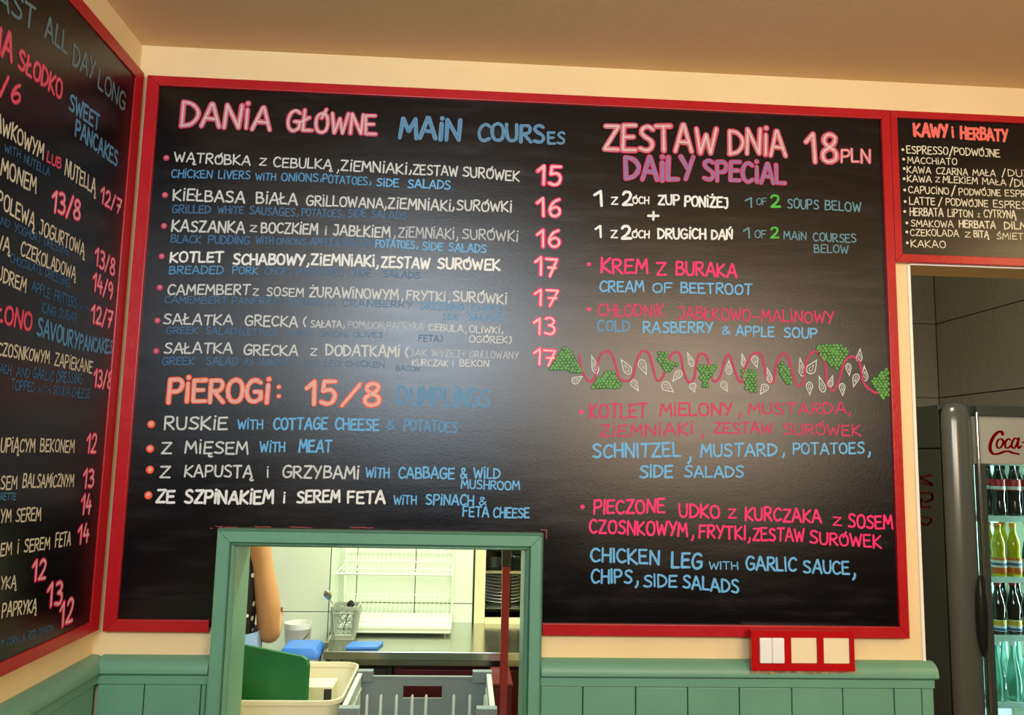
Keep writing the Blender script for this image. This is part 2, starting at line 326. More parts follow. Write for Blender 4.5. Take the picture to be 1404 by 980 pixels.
# ------------------------------------------------------------------ wainscot (green boards)
def wainscot(name, along, a0, a1, cuts, endcap=None):
    """along='x': on the back wall facing -y; along='y': on the left wall facing +x"""
    F = (lambda s, d, z: (s, -d, z)) if along == 'x' else (lambda s, d, z: (d, s, z))
    def bx(mb, s0, s1, d0, d1, z0, z1): return mb.hull([F(s0, d0, z0), F(s0, d1, z0), F(s0, d1, z1), F(s0, d0, z1)], [F(s1, d0, z0), F(s1, d1, z0), F(s1, d1, z1), F(s1, d0, z1)])
    root = tag(bx(MB(), a0, a1, 0, .012, .10, ZG).build(name, M['groove']), kind='structure')
    prof = [(0, ZW), (.012, ZW-.001), (.022, ZW-.006), (.029, ZW-.014), (.032, ZW-.024), (.032, ZW-.030), (.027, ZW-.034), (.024, ZW-.036), (0, ZW-.036)]
    MB().hull([F(a0, d, z) for d, z in prof], [F(a1+(.006 if endcap else 0), d, z) for d, z in prof]).build('cap_moulding', M['green'], root, smooth=True)
    bx(MB(), a0, a1, 0, .024, ZG, ZW-.036).build('top_rail', M['green'], root, bevel=.001)
    for s0, s1 in zip(cuts, cuts[1:]):
        mb = bx(MB(), s0+.0012, s1-.0012, 0, .0205+random.uniform(-.0006, .0006), .10, ZG-.0015); mb.build('plank', M['green'], root, bevel=.0018)
    bx(MB(), a0, a1, 0, .03, 0, .10).build('skirting', M['green'], root, bevel=.003)
    return root
ZG = U(950, 942, 'y', -.024).z
gx = lambda px: U(px, 965, 'y', -.0205).x
cuts = [gx(p) for p in (748, 799, 871.6, 943, 1014, 1086, 1156, 1226.6, 1264.5)]+[DX0+.006]
cuts[0] = HX1
wr = wainscot('trim_1', 'x', HX1, DX0+.006, cuts, True)
wl = wainscot('trim_2', 'x', .024, HX0, [.024, gx(196), gx(274), gx(281.5), HX0])
cy = [-.024-.1135*i for i in range(14)][::-1]; cy = [-1.61]+cy[1:]
wainscot('trim_5', 'y', -1.61, -.0002, cy+[0] if False else cy)
# ------------------------------------------------------------------ serving hatch lining = window_1
hy = -.030
prof = [(0, .010), (.03, .022), (.14, .026), (.2, .020), (.26, .030), (.86, .030), (.93, .033), (1, .024)]
root = tag(MB().box(HIX0-.001, HIX1+.001, -.02, WT+.03, SILL-.03, SILL).build('window_1', M['green'], bevel=.003), kind='structure')
def casing(i0, o0, i1, o1):
    mb = MB(); A = []; B = []
    for t, d in prof:
        A.append((i0[0]+(o0[0]-i0[0])*t, -d, i0[1]+(o0[1]-i0[1])*t)); B.append((i1[0]+(o1[0]-i1[0])*t, -d, i1[1]+(o1[1]-i1[1])*t))
    A += [(o0[0], 0, o0[1]), (i0[0], 0, i0[1])]; B += [(o1[0], 0, o1[1]), (i1[0], 0, i1[1])]
    mb.hull(A, B).build('casing', M['green'], root, smooth=True)
e = .0006
casing((HIX0, SILL), (HX0, SILL), (HIX0, HIZ1-e), (HX0, HZ1-e)); casing((HIX1, SILL), (HX1, SILL), (HIX1, HIZ1-e), (HX1, HZ1-e)); casing((HIX0+e, HIZ1), (HX0+e, HZ1), (HIX1-e, HIZ1), (HX1-e, HZ1))
for x0, x1, z0, z1 in ((HIX0-.006, HIX0+.002, SILL, HIZ1), (HIX1-.002, HIX1+.006, SILL, HIZ1), (HIX0+.002, HIX1-.002, HIZ1-.002, HIZ1+.006)): MB().box(x0, x1, -.008, .100, z0, z1).build('reveal_board', M['green'], root, bevel=.001)
# scraps of old red paint around the hatch head
# ------------------------------------------------------------------ menu boards
def mitred(root, F, x0, x1, z0, z1, wl_, wr_, wb, wt, d, cut=None):
    def piece(name, P, Q):
        mb = MB(); mb.hull([F(a[0], 0, a[1]) for a in P], [F(a[0], d, a[1]) for a in P]); mb.build(name, M['red'], root, bevel=.0012)
    e = .0003
    piece('top_rail', [(x0, z1), (x1, z1), (x1-wr_, z1-wt), (x0+wl_, z1-wt)], None)
    piece('stile', [(x0, z0), (x0, z1-e), (x0+wl_, z1-wt-e), (x0+wl_, z0+wb)], None)
    piece('stile', [(x1, z0), (x1, z1-e), (x1-wr_, z1-wt-e), (x1-wr_, z0+wb)], None)
    if cut:
        piece('bottom_rail', [(x0+e, z0), (x0+wl_+e, z0+wb), (cut[0], z0+wb), (cut[0], z0)], None)
        piece('bottom_rail', [(cut[1], z0), (cut[1], z0+wb), (x1-wr_-e, z0+wb), (x1-e, z0)], None)
    else: piece('bottom_rail', [(x0+e, z0), (x0+wl_+e, z0+wb), (x1-wr_-e, z0+wb), (x1-e, z0)], None)
FB = lambda s, d, z: (s, -d, z)
FL = lambda s, d, z: (d, s, z)
PD = .0105; PDL = .0150
main = thing('menu_board', 'large red-framed blackboard of main courses and daily special above the green serving hatch', 'menu board', (.88, 0, BZ0))
g = .002
MB().hull([(x, 0, z) for x, z in ((BX0+.01, BZ0+.01), (HX0-g, BZ0+.01), (HX0-g, HZ1+g), (HX1+g, HZ1+g), (HX1+g, BZ0+.01), (BX1-.01, BZ0+.01), (BX1-.01, BZ1-.01), (BX0+.01, BZ1-.01))],
          [(x, -PD, z) for x, z in ((BX0+.01, BZ0+.01), (HX0-g, BZ0+.01), (HX0-g, HZ1+g), (HX1+g, HZ1+g), (HX1+g, BZ0+.01), (BX1-.01, BZ0+.01), (BX1-.01, BZ1-.01), (BX0+.01, BZ1-.01))]).build('panel', M['board'], main)
mitred(main, FB, BX0, BX1-.0006, BZ0, BZ1, IX0-BX0, BX1-IX1, IZ0-BZ0, BZ1-IZ1, .018, (HX0-g-.006, HX1+g))
sm0 = BX1+.0006; smz0 = U(1300, 361, 'y', -.018).z; smi = U(1234, 250, 'y', -.018).x; smz1 = U(1300, 163.5, 'y', -.018).z; smb = U(1300, 350, 'y', -.018).z
small = thing('menu_board', 'small red-framed blackboard of coffees and teas above the doorway', 'menu board', (sm0+.3, 0, smz0))
SM1 = sm0+.62
MB().box(sm0+.005, SM1-.01, -PD, 0, smz0+.003, BZ1-.005).build('panel', M['board'], small)
mitred(small, FB, sm0, SM1, smz0, BZ1, smi-sm0, .024, smb-smz0, BZ1-smz1, .0175)
left = thing('menu_board', 'red-framed blackboard of pancakes on the left side wall, seen at a slant', 'menu board', (0, -.7, BZ0))
LY1 = -.0197; LY0 = -1.3; li1 = U(186.8, 105.4, 'x', .018); li0 = U(129.6, 850.6, 'x', .018)
MB().box(0, PDL, LY0+.01, LY1-.01, 1.286, 2.466).build('panel', M['board'], left)
mitred(left, FL, LY0, LY1, 1.2765, 2.4764, .028, LY1-li1.y, li0.z-1.2765, 2.4764-li1.z, .018)
# ---- colours of the marker pens (pigments)
PINK = lin((206, 50, 92)); HOT = lin((244, 38, 112)); GPK = lin((190, 128, 134)); LPK = lin((226, 190, 186)); WHT = lin((200, 204, 200)); CRM = lin((214, 208, 184))
BLU = lin((76, 142, 188)); LBL = lin((98, 172, 222)); DBL = lin((58, 106, 146)); FBL = lin((70, 108, 140)); ORG = lin((246, 92, 50)); LOR = lin((226, 172, 158)); GRN = lin((70, 180, 60)); TEA = lin((92, 140, 156)); MAU = lin((144, 106, 154)); DGR = lin((36, 88, 34)); LGR = lin((92, 160, 76)); GRY = lin((178, 184, 186)); SAL = lin((236, 112, 100))
VIN = lin((176, 40, 88)); SPK = lin((226, 100, 115))
ST = dict(
 title=[(.12, PINK, 0), (.085, GPK, .0003), (.03, LPK, .0006)], price=[(.13, HOT, 0), (.06, LPK, .0003)], orange=[(.125, ORG, 0), (.075, LOR, .0003)],
 mauve=[(.125, PINK, 0), (.085, MAU, .0003)], white=[(.082, WHT, 0)], bold=[(.105, lin((228, 230, 226)), 0)], grey=[(.07, GRY, 0)], cream=[(.075, CRM, 0)], creamb=[(.10, CRM, 0)],
 blue=[(.08, BLU, 0)], lblue=[(.088, LBL, 0)], dblue=[(.08, DBL, 0)], fblue=[(.075, FBL, 0)], hblue=[(.10, lin((92, 142, 176)), 0), (.05, lin((84, 132, 170)), .0003)], teal=[(.075, TEA, 0)], hteal=[(.075, lin((96, 128, 138)), 0)],
 green=[(.10, GRN, 0)], hot=[(.085, HOT, 0)], hotb=[(.115, HOT, 0)], hotd=[(.08, lin((196, 34, 92)), 0)], salm=[(.12, SAL, 0)], spink=[(.12, PINK, 0), (.06, SPK, .0003)], sblue=[(.095, lin((88, 146, 186)), 0)])
SURF = {'m': (lambda x, y: (lambda p: (p.x, p.z))(U(x, y, 'y', -PD)), lambda s, t, l: Vector((s, -PD-.0005-l, t)), main),
        's': (lambda x, y: (lambda p: (p.x, p.z))(U(x, y, 'y', -PD)), lambda s, t, l: Vector((s, -PD-.0005-l, t)), small),
        'l': (lambda x, y: (lambda p: (p.y, p.z))(U(x, y, 'x', PDL)), lambda s, t, l: Vector((PDL+.0005+l, s, t)), left)}
TEXT = '''
@m 200 120 4.68
heading|title|DANiA 224 245 795 272 150;GŁÓWNE 905 275 1474 307 128
heading|hblue|MAiN 1629 322 2016 337 132;COURS 2132 340 2556 352 108;ES 2580 357 2684 362 74
menu_line|white|WĄTRÓBKA 185 475 668 500 60;z 728 500 772 502 45;CEBULKĄ 820 508 1190 525 60;, 1228 545 1240 545 50;ZiEMNiAKi 1252 530 1674 555 64;, 1692 555 1704 555 60;ZESTAW 1714 557 2000 567 62;SURÓWEK 2034 570 2394 600 62
menu_line|blue|CHiCKEN 165 577 425 582 50;LiVERS 465 585 668 588 50;WiTH 705 592 832 596 44;ONiONS 870 597 1105 605 50;, 1118 605 1130 605 50;POTATOES 1135 608 1420 628 50;, 1436 625 1448 625 50
menu_line|lblue|SiDE 1480 632 1622 638 48;SALADS 1682 642 1952 652 54
price|price|15 2512 622 2660 630 122
menu_line|white|KiEŁBASA 175 722 632 738 70;BiAŁA 708 742 970 752 70;GRiLLOWANA 1030 755 1522 775 62;, 1532 785 1544 785 55;ZiEMNiAKi 1554 777 1954 790 66;, 1966 792 1978 792 60;SURÓWKi 1994 787 2346 798 64
menu_line|dblue|GRiLLED 168 803 412 808 50;WHiTE 462 806 625 810 45;SAUSAGES 665 812 955 828 50;, 970 828 982 828 45;POTATOES 1000 822 1252 833 47;, 1266 833 1278 833 45;SiDE 1297 828 1414 830 48;SALADS 1446 832 1672 845 46
price|price|16 2512 818 2656 828 110
menu_line|white|KASZANKA 165 922 632 932 70;z 668 922 712 925 42;BOCZKiEM 740 932 1100 941 66;i 1150 945 1168 948 50;JABŁKiEM 1205 945 1566 964 66
menu_line|grey|, 1590 970 1602 970 55;ZiEMNiAKi 1619 960 1976 972 64;, 1992 982 2004 982 55;SURÓWKi 2030 970 2386 988 64
menu_line|dblue|BLACK 160 995 350 998 48;PUDDiNG 400 1000 665 1005 52;WiTH 705 1001 818 1004 44;ONiONS 838 1004 1025 1012 42;, 1036 1010 1046 1010 40;APPLE 1055 1010 1205 1018 47;& 1215 1018 1245 1018 45;BACON 1268 1018 1455 1020 47
menu_line|lblue|POTATOES 1474 1023 1724 1034 48;, 1738 1036 1750 1036 45;SiDE 1774 1040 1904 1046 48;SALADS 1944 1050 2182 1060 52
price|price|16 2509 1015 2654 1025 110
menu_line|bold|KOTLET 155 1121 495 1118 62;SCHABOWY 560 1132 1018 1140 66;, 1035 1150 1047 1150 55;ZiEMNiAKi 1062 1135 1466 1148 66;, 1480 1160 1492 1160 55;ZESTAW 1512 1152 1818 1162 66;SURÓWEK 1872 1158 2270 1172 66
menu_line|blue|BREADED 150 1195 495 1195 50;PORK 555 1195 718 1198 46
menu_line|dblue|CHOP 762 1198 910 1202 45;, 920 1202 930 1202 40;POTATOES 965 1202 1270 1208 42;SiDE 1325 1208 1442 1212 42;SALADS 1522 1215 1756 1226 42
price|price|17 2496 1200 2636 1212 108
menu_line|white|CAMEMBERT 140 1328 665 1330 64;z 685 1332 722 1335 42;SOSEM 775 1335 1010 1342 54;ŻURAWiNOWYM 1050 1342 1619 1360 62;, 1640 1372 1652 1372 50;FRYTKi 1672 1360 1920 1370 58;, 1940 1382 1950 1382 45;SURÓWKi 1972 1370 2314 1390 62
menu_line|dblue|CAMEMBERT 122 1382 520 1388 43;PANFRiED 552 1390 862 1390 44
menu_line|fblue|BREADED 912 1392 1130 1398 40;iN 1170 1400 1212 1400 38;CRANBERRY 1260 1402 1710 1412 38
menu_line|blue|DRESSiNG 1764 1420 2038 1434 43;, 2060 1440 2070 1440 40;CHiPS 2088 1436 2280 1446 46;, 2294 1450 2304 1450 40;SiDE 1902 1488 2008 1492 38;SALADS 2068 1492 2288 1498 43
price|price|17 2492 1396 2638 1405 104
menu_line|white|SAŁATKA 112 1518 555 1522 64;GRECKA 637 1528 972 1535 65;( 1010 1530 1026 1530 56;SAŁATA 1058 1538 1255 1540 42;, 1268 1546 1280 1546 38
menu_line|grey|POMiDOR 1297 1540 1524 1548 42;, 1530 1555 1540 1555 38;PAPRYKA 1548 1547 1780 1555 43
menu_line|white|CEBULA 1815 1558 2035 1568 42;, 2050 1578 2062 1578 40;OLiWKi 2076 1572 2270 1576 43;, 2284 1580 2294 1580 40;OGÓREK 2076 1634 2320 1640 42;) 2332 1640 2344 1640 44
menu_line|dblue|GREEK 132 1580 332 1578 43;SALAD 385 1582 580 1585 43;( 598 1585 608 1585 42;LETTUCE 622 1588 845 1590 38;, 855 1592 864 1592 36
menu_line|fblue|TOMATO 880 1592 1060 1594 36;, 1070 1596 1080 1596 34;ONiON 1110 1596 1280 1598 34;, 1290 1600 1300 1600 34;OLiVES 1330 1600 1520 1604 34
menu_line|dblue|FETA 1750 1626 1880 1632 40;) 1890 1632 1902 1632 40
price|price|13 2488 1576 2622 1590 104
menu_line|white|SAŁATKA 118 1702 552 1705 65;GRECKA 628 1714 972 1718 65;z 1055 1715 1095 1718 42;DODATKAMi 1155 1718 1626 1728 68;( 1668 1728 1684 1728 60
menu_line|grey|JAK 1694 1720 1806 1725 43;WYŻEJ 1836 1725 2012 1732 43;+ 2028 1725 2052 1725 36;GRiLLOWANY 2076 1732 2389 1742 43
menu_line|white|KURCZAK 1707 1785 1939 1790 40;i 1968 1788 1978 1788 36;BEKON 2014 1788 2200 1790 42
menu_line|dblue|GREEK 105 1778 310 1778 48;SALAD 388 1778 590 1780 48;AS 628 1780 690 1782 37;ABOVE 735 1782 925 1785 41
menu_line|fblue|+ 945 1782 970 1782 30;GRiLLED 1010 1787 1245 1790 38;CHiCKEN 1280 1790 1530 1794 36;BACON 1604 1815 1756 1820 32
price|price|17 2486 1776 2628 1785 100
@m 180 500 4.0833
heading|orange|PiEROGi 205 208 768 208 124;: 818 196 836 196 100;15 980 218 1140 220 126;/ 1180 222 1275 222 108;8 1300 228 1390 228 126
heading|hblue|D 1490 222 1542 222 98;UMPLiNGS 1563 225 2002 235 98
menu_line|white|RUSKiE 185 362 535 362 70
menu_line|lblue|WiTH 597 356 735 360 50;COTTAGE 797 360 1095 362 63;CHEESE 1142 362 1384 367 62
menu_line|blue|& 1430 360 1476 362 50;POTATOES 1527 367 1822 378 58
menu_line|white|Z 170 495 225 495 65;MiĘSEM 302 495 652 500 66
menu_line|lblue|WiTH 722 486 858 488 54;MEAT 940 488 1120 485 66
menu_line|white|Z 160 632 215 632 66;KAPUSTĄ 298 623 676 632 64;i 760 628 772 628 52;GRZYBAMi 848 632 1272 636 66
menu_line|lblue|WiTH 1313 630 1443 633 52;CABBAGE 1497 632 1807 638 60;& 1843 635 1880 637 56;WiLD 1918 633 2063 636 55;MUSHROOM 1847 690 2173 700 48
menu_line|bold|ZE 140 772 240 772 70;SZPiNAKiEM 300 772 792 777 70;i 852 770 866 770 52;SEREM 928 772 1165 768 64;FETA 1212 772 1418 776 66
menu_line|lblue|WiTH 1470 778 1595 781 46;SPiNACH 1650 782 1915 788 56;& 1947 786 1987 786 44;FETA 1857 848 2000 851 53;CHEESE 2027 852 2227 858 54
@m 780 150 4.9
heading|title|ZESTAW 235 270 985 292 172;DNiA 1075 300 1455 310 160
heading|mauve|DAiLY 378 470 840 476 146;SPECiAL 905 475 1450 495 128
price|title|18 1600 345 1800 352 184;PLN 1828 352 2025 360 84
menu_line|bold|1 174 642 230 646 94;z 285 638 328 638 50;2 362 641 425 641 90;ÓCH 430 632 536 635 46;ZUP 600 640 742 643 63;PONiŻEJ 778 650 1068 660 66
menu_line|teal|1 1185 660 1235 660 66;OF 1260 640 1328 640 44;SOUPS 1468 662 1677 672 62;BELOW 1720 672 1962 686 62
menu_line|green|2 1358 659 1418 659 76
menu_line|bold|+ 532 750 600 750 74
menu_line|bold|1 180 860 222 862 74;z 283 862 325 862 48;2 355 870 418 870 88;ÓCH 425 862 538 864 48;DRUGiCH 598 866 918 870 66;DAŃ 958 870 1097 872 62
menu_line|teal|1 1175 862 1220 862 70;OF 1248 862 1325 862 50;MAiN 1445 873 1595 878 52;COURSES 1642 883 1930 894 56;BELOW 1648 960 1876 965 52
menu_line|green|2 1355 865 1408 865 70
@m 780 340 3.12
menu_line|hot|KREM 138 106 335 110 60;Z 375 117 415 117 53;BURAKA 458 112 716 125 54
menu_line|lblue|CREAM 132 186 320 187 44;OF 358 190 440 190 40;BEETROOT 478 190 782 200 43
menu_line|hotd|CHŁODNiK 125 290 408 293 50;JABŁKOWO 470 300 775 312 50;- 785 312 815 313 40;MALiNOWY 822 313 1133 322 48
menu_line|blue|COLD 122 355 258 356 44
menu_line|lblue|RASBERRY 318 362 615 362 44;& 655 370 690 371 35;APPLE 715 375 878 379 42;SOUP 920 382 1060 385 42
@m 780 540 3.052
menu_line|hotd|KOTLET 88 100 325 100 58;MiELONY 382 92 685 90 52;, 710 98 722 98 45;MUSTARDA 752 85 1160 82 45;, 1170 90 1180 90 40
menu_line|hotd|ZiEMNiAKi 130 180 520 168 48;, 555 182 568 182 45;ZESTAW 608 166 850 165 45;SURÓWEK 898 168 1220 176 44
menu_line|lblue|SCHNITZEL 100 265 465 262 55;, 500 285 515 285 60;MUSTARD 552 262 868 256 50;, 893 262 905 262 45;POTATOES 938 252 1235 248 44;, 1252 262 1264 262 50;SIDE 297 350 432 348 50;SALADS 484 348 730 348 46
@m 780 670 3.052
menu_line|hot|PIECZONE 104 105 400 100 57;UDKO 462 118 630 122 54;z 666 122 700 122 36;KURCZAKA 738 130 1055 142 54;z 1105 153 1140 155 36;SOSEM 1170 160 1354 168 54
menu_line|hot|CZOSNKOWYM 87 184 495 198 56;, 513 215 525 215 50;FRYTKI 545 204 738 211 54;, 750 222 762 222 50;ZESTAW 770 214 984 220 52;SURÓWEK 1008 228 1306 246 50
menu_line|lblue|CHICKEN 92 302 378 318 57;LEG 430 330 555 333 62;WITH 587 335 707 338 30;GARLIC 742 336 950 346 54;SAUCE 982 351 1173 358 52;, 1188 378 1202 378 60
menu_line|lblue|CHIPS 94 391 262 396 54;, 280 408 292 408 55;SIDE 313 408 450 411 50;SALADS 477 415 710 436 54
@s 1220 130 4.083
heading|salm|KAWY 138 228 325 238 68;i 350 238 364 238 50;HERBATY 397 246 658 260 62
menu_line|cream|ESPRESSO 95 328 325 336 42;/ 333 342 355 342 50;PODWÓJNE 360 336 615 348 40
menu_line|cream|MACCHiATO 100 382 375 392 34
menu_line|cream|KAWA 95 436 230 442 36;CZARNA 260 444 435 450 36;MAŁA 465 452 590 457 34;/ 628 460 648 460 42;DUŻA 662 455 830 462 36
menu_line|cream|KAWA 97 486 232 490 36;Z 255 488 280 489 28;MLEKiEM 297 492 490 500 36;MAŁA 518 500 650 507 34;/ 672 512 690 512 42;DUŻA 698 512 860 518 38
menu_line|cream|CAPUCiNO 105 550 330 557 38;/ 345 562 366 562 50;PODWÓJNE 387 560 620 567 36;ESPRESSO 645 568 880 578 36
menu_line|cream|LATTE 110 615 252 617 40;/ 272 622 292 622 46;PODWÓJNE 313 618 548 628 38;ESPRESSO 580 630 830 640 38
menu_line|cream|HERBATA 112 676 298 681 42;LiPTON 324 681 465 685 40;z 490 684 505 684 20;CYTRYNĄ 527 685 705 692 42
menu_line|cream|SMAKOWA 118 736 355 742 36
menu_line|creamb|HERBATA 388 742 590 747 38;DiLMAH 640 750 850 758 38
menu_line|cream|CZEKOLADA 115 788 385 793 36;z 420 796 450 797 28;ŚMiETANĄ 598 806 860 815 34
menu_line|creamb|BiTĄ 470 796 552 800 36
menu_line|cream|KAKAO 118 852 312 858 38
@l 0 0 3.267
heading|hteal|AST -20 20 150 132 112;ALL 200 160 298 240 100;DAY 324 290 418 357 98;LONG 438 388 555 500 86
heading|spink|NA -45 215 48 278 122;SŁODKO 80 300 272 448 88
price|spink|/ 0 420 26 430 90;6 45 458 86 466 86
heading|sblue|SWEET 308 490 440 583 74;PANCAKES 335 608 522 745 74
menu_line|cream|AWKOWYM -25 578 190 712 74;NUTELLĄ 288 782 425 868 70
menu_line|spink|LUB 208 722 270 756 48
menu_line|dblue|WiTH 18 680 88 708 36;NUTELLA 106 728 220 790 38
price|price|12/7 447 903 537 960 68
menu_line|cream|AMONEM -35 765 158 868 74
price|price|13/8 228 940 355 985 92
@l 0 290 3.267
menu_line|cream|POLEWĄ -15 -25 150 76 72;JOGURTOWĄ 175 98 375 200 62
menu_line|dblue|AND -20 48 40 72 34;YOGHURT 62 88 180 142 38;DRESSiNG 195 150 305 197 38
menu_line|cream|WĄ -30 160 40 185 66;CZEKOLADOWĄ 90 196 335 305 60
menu_line|dblue|CHOCOLATE 42 225 185 282 38;DRESSiNG 200 290 308 342 40
menu_line|cream|UDREM -15 303 112 362 62
menu_line|dblue|APPLE 140 352 220 388 44;FRiTTERS 240 395 340 432 44;WiTH 352 440 398 450 24;iCiNG 182 450 245 468 42;SUGAR 260 472 340 496 42
price|price|13/8 422 236 510 288 76
price|price|14/9 412 350 500 394 76
price|price|12/7 406 492 497 520 76
heading|spink|ŁONO -20 485 136 535 80
heading|sblue|SAVOURY 164 550 346 612 74;PANCAKES 352 615 500 636 62
menu_line|cream|CZOSNKOWYM -15 642 218 680 56;ZAPiEKANE 242 688 410 725 56
price|price|13/8 416 778 497 792 76
menu_line|dblue|NACH -20 716 44 731 42;AND 70 735 130 743 38;GARLiC 144 742 235 760 44;DRESSiNG 250 762 365 772 48;TOPPED 46 796 152 808 44;WiTH 166 808 222 813 28;GOUDA 234 815 308 826 38;CHEESE 320 830 398 836 42
@l 0 580 2.45
menu_line|cream|UPiĄCYM 0 97 115 97 44;BEKONEM 133 97 247 97 42
price|price|12 288 98 320 98 60
menu_line|cream|SEM 0 222 55 220 42;BALSAMiCZNYM 74 217 245 212 42
price|price|13 276 217 312 213 60
menu_line|blue|RETTE 0 258 52 257 22
menu_line|cream|YM 0 333 35 331 42;SEREM 51 332 135 326 42
price|price|14 270 305 302 303 60
menu_line|cream|EM 0 445 37 441 42;i 57 438 62 438 42;SEREM 79 434 165 423 42;FETA 184 417 235 410 44
price|price|14 259 402 295 400 58
menu_line|cream|YKĄ 0 558 52 551 38
price|price|12 106 528 150 523 66
menu_line|cream|PAPRYKĄ 5 652 120 632 44
price|price|13 156 615 205 606 74
price|price|12 198 682 240 668 74
menu_line|dblue|T -2 760 10 757 26;CORN 20 748 62 736 22;& 72 733 81 730 22;RED 93 725 118 718 24;ONiON 126 712 176 695 21
'''
for ln in TEXT.strip().split('\n'):
    if ln[0] == '@':
        k, ox, oy, sc = ln[1:].split(); ox, oy, sc = float(ox), float(oy), float(sc); T2, TO3, broot = SURF[k]; continue
    nm, st, ws = ln.split('|'); nm = {'heading': 'heading_word', 'menu_line': 'menu_word', 'price': 'price'}[nm]
    for wd in ws.split(';'):
        ink = Ink(TO3); t, x0, y0, x1, y1, h = wd.split(); x0, y0, x1, y1, h = [float(v) for v in (x0, y0, x1, y1, h)]
        if t == ',': y0 -= .25*h; y1 -= .25*h
        P = lambda x, y: T2(ox+x/sc, oy+y/sc)
        a, b_ = P(x0, y0), P(x1, y1); xm, ym = (x0+x1)/2, (y0+y1)/2; hh = P(xm, ym-h)[1]-P(xm, ym)[1]
        ink.word(t, a, b_, hh, ST[st]); ink.build('punctuation_mark' if t in ',():+/-' else nm, broot)
def bullets(sk, ox, oy, sc, pts, r, c1, c2):
    T2, TO3, broot = SURF[sk]
    for x, y in pts:
        p = T2(ox+x/sc, oy+y/sc); q = T2(ox+(x+r)/sc, oy+y/sc); R_ = q[0]-p[0]; ink = Ink(TO3); ink.disc(p[0], p[1], R_, c1, 0, 14)
        if c2: ink.disc(p[0], p[1]+R_*.1, R_*.55, c2, .0003, 12)
        ink.build('bullet', broot)
bullets('m', 200, 120, 4.68, [(132, 452), (123, 690), (117, 888), (102, 1083), (90, 1283), (75, 1495), (67, 1690)], 20, PINK, GPK)
bullets('m', 180, 500, 4.0833, [(112, 333), (106, 470), (105, 587), (96, 730)], 23, ORG, LOR)
bullets('m', 780, 340, 3.12, [(85, 70), (85, 262)], 9, HOT, None)
bullets('m', 780, 540, 3.052, [(52, 75), (57, 472)], 9, HOT, None)
bullets('s', 1220, 130, 4.083, [(72, 307), (77, 360), (80, 413), (80, 470), (83, 533), (85, 597), (83, 653), (95, 717), (95, 768), (97, 828)], 8, CRM, None)
# drawn garland of vine, grapes and petals
T2, TO3, broot = SURF['m']; J = lambda x, y: T2(780+x/3.12, 460+y/3.12)
vine = '45,85 55,150 85,195 110,180 125,110 145,72 180,75 200,130 215,180 245,195 270,180 290,110 310,70 340,75 360,140 375,190 400,180 425,110 445,75 475,80 490,150 510,198 535,185 545,120 560,80 590,90 605,160 620,195 645,180 665,110 685,80 700,120 725,190 745,190 760,120 790,78 820,80 835,130 850,190 875,195 890,110 920,75 945,110 965,190 985,215 1005,190 1015,110 1040,72 1070,75 1095,120 1105,200 1130,235 1155,190 1180,110 1215,90 1245,120 1260,200 1300,240 1320,245'
ink = Ink(TO3); ink.stroke(crom([J(*map(float, p.split(','))) for p in vine.split()], 5), .0029, VIN); ink.build('drawn_vine', main)
def inside(p, poly):
    c = False; j = len(poly)-1
    for i in range(len(poly)):
        if (poly[i][1] > p[1]) != (poly[j][1] > p[1]) and p[0] < (poly[j][0]-poly[i][0])*(p[1]-poly[i][1])/(poly[j][1]-poly[i][1])+poly[i][0]: c = not c
        j = i
    return c
for poly in ([(-90, 150), (55, 155), (0, 50), (-20, 45)], [(90, 230), (228, 232), (195, 155), (155, 148)], [(378, 68), (410, 65), (430, 105), (465, 120), (440, 155), (395, 145)], [(552, 132), (628, 132), (590, 220), (572, 220)],
             [(735, 145), (800, 140), (795, 240), (755, 230)], [(888, 160), (915, 108), (945, 150), (955, 212), (935, 208)], [(1048, 50), (1075, 32), (1170, 38), (1198, 72), (1145, 145), (1110, 125)], [(1290, 190), (1365, 135), (1372, 265), (1340, 268), (1295, 215)]):
    ink = Ink(TO3); base = Ink(TO3); xs_ = [p[0] for p in poly]; ys_ = [p[1] for p in poly]; yy = min(ys_); row = 0; R_ = .0042
    while yy < max(ys_):
        xx = min(xs_)+(row % 2)*7.5
        while xx < max(xs_):
            if inside((xx, yy), poly):
                p = J(xx+random.uniform(-2, 2), yy+random.uniform(-2, 2)); ink.disc(p[0], p[1], R_*1.3, DGR, 0, 8); ink.disc(p[0]+.0005, p[1]+.0005, R_*random.uniform(.6, .85), LGR, .0003+random.random()*.0002, 8)
            xx += 15
        yy += 12; row += 1
    ink.build('drawn_grapes', main)
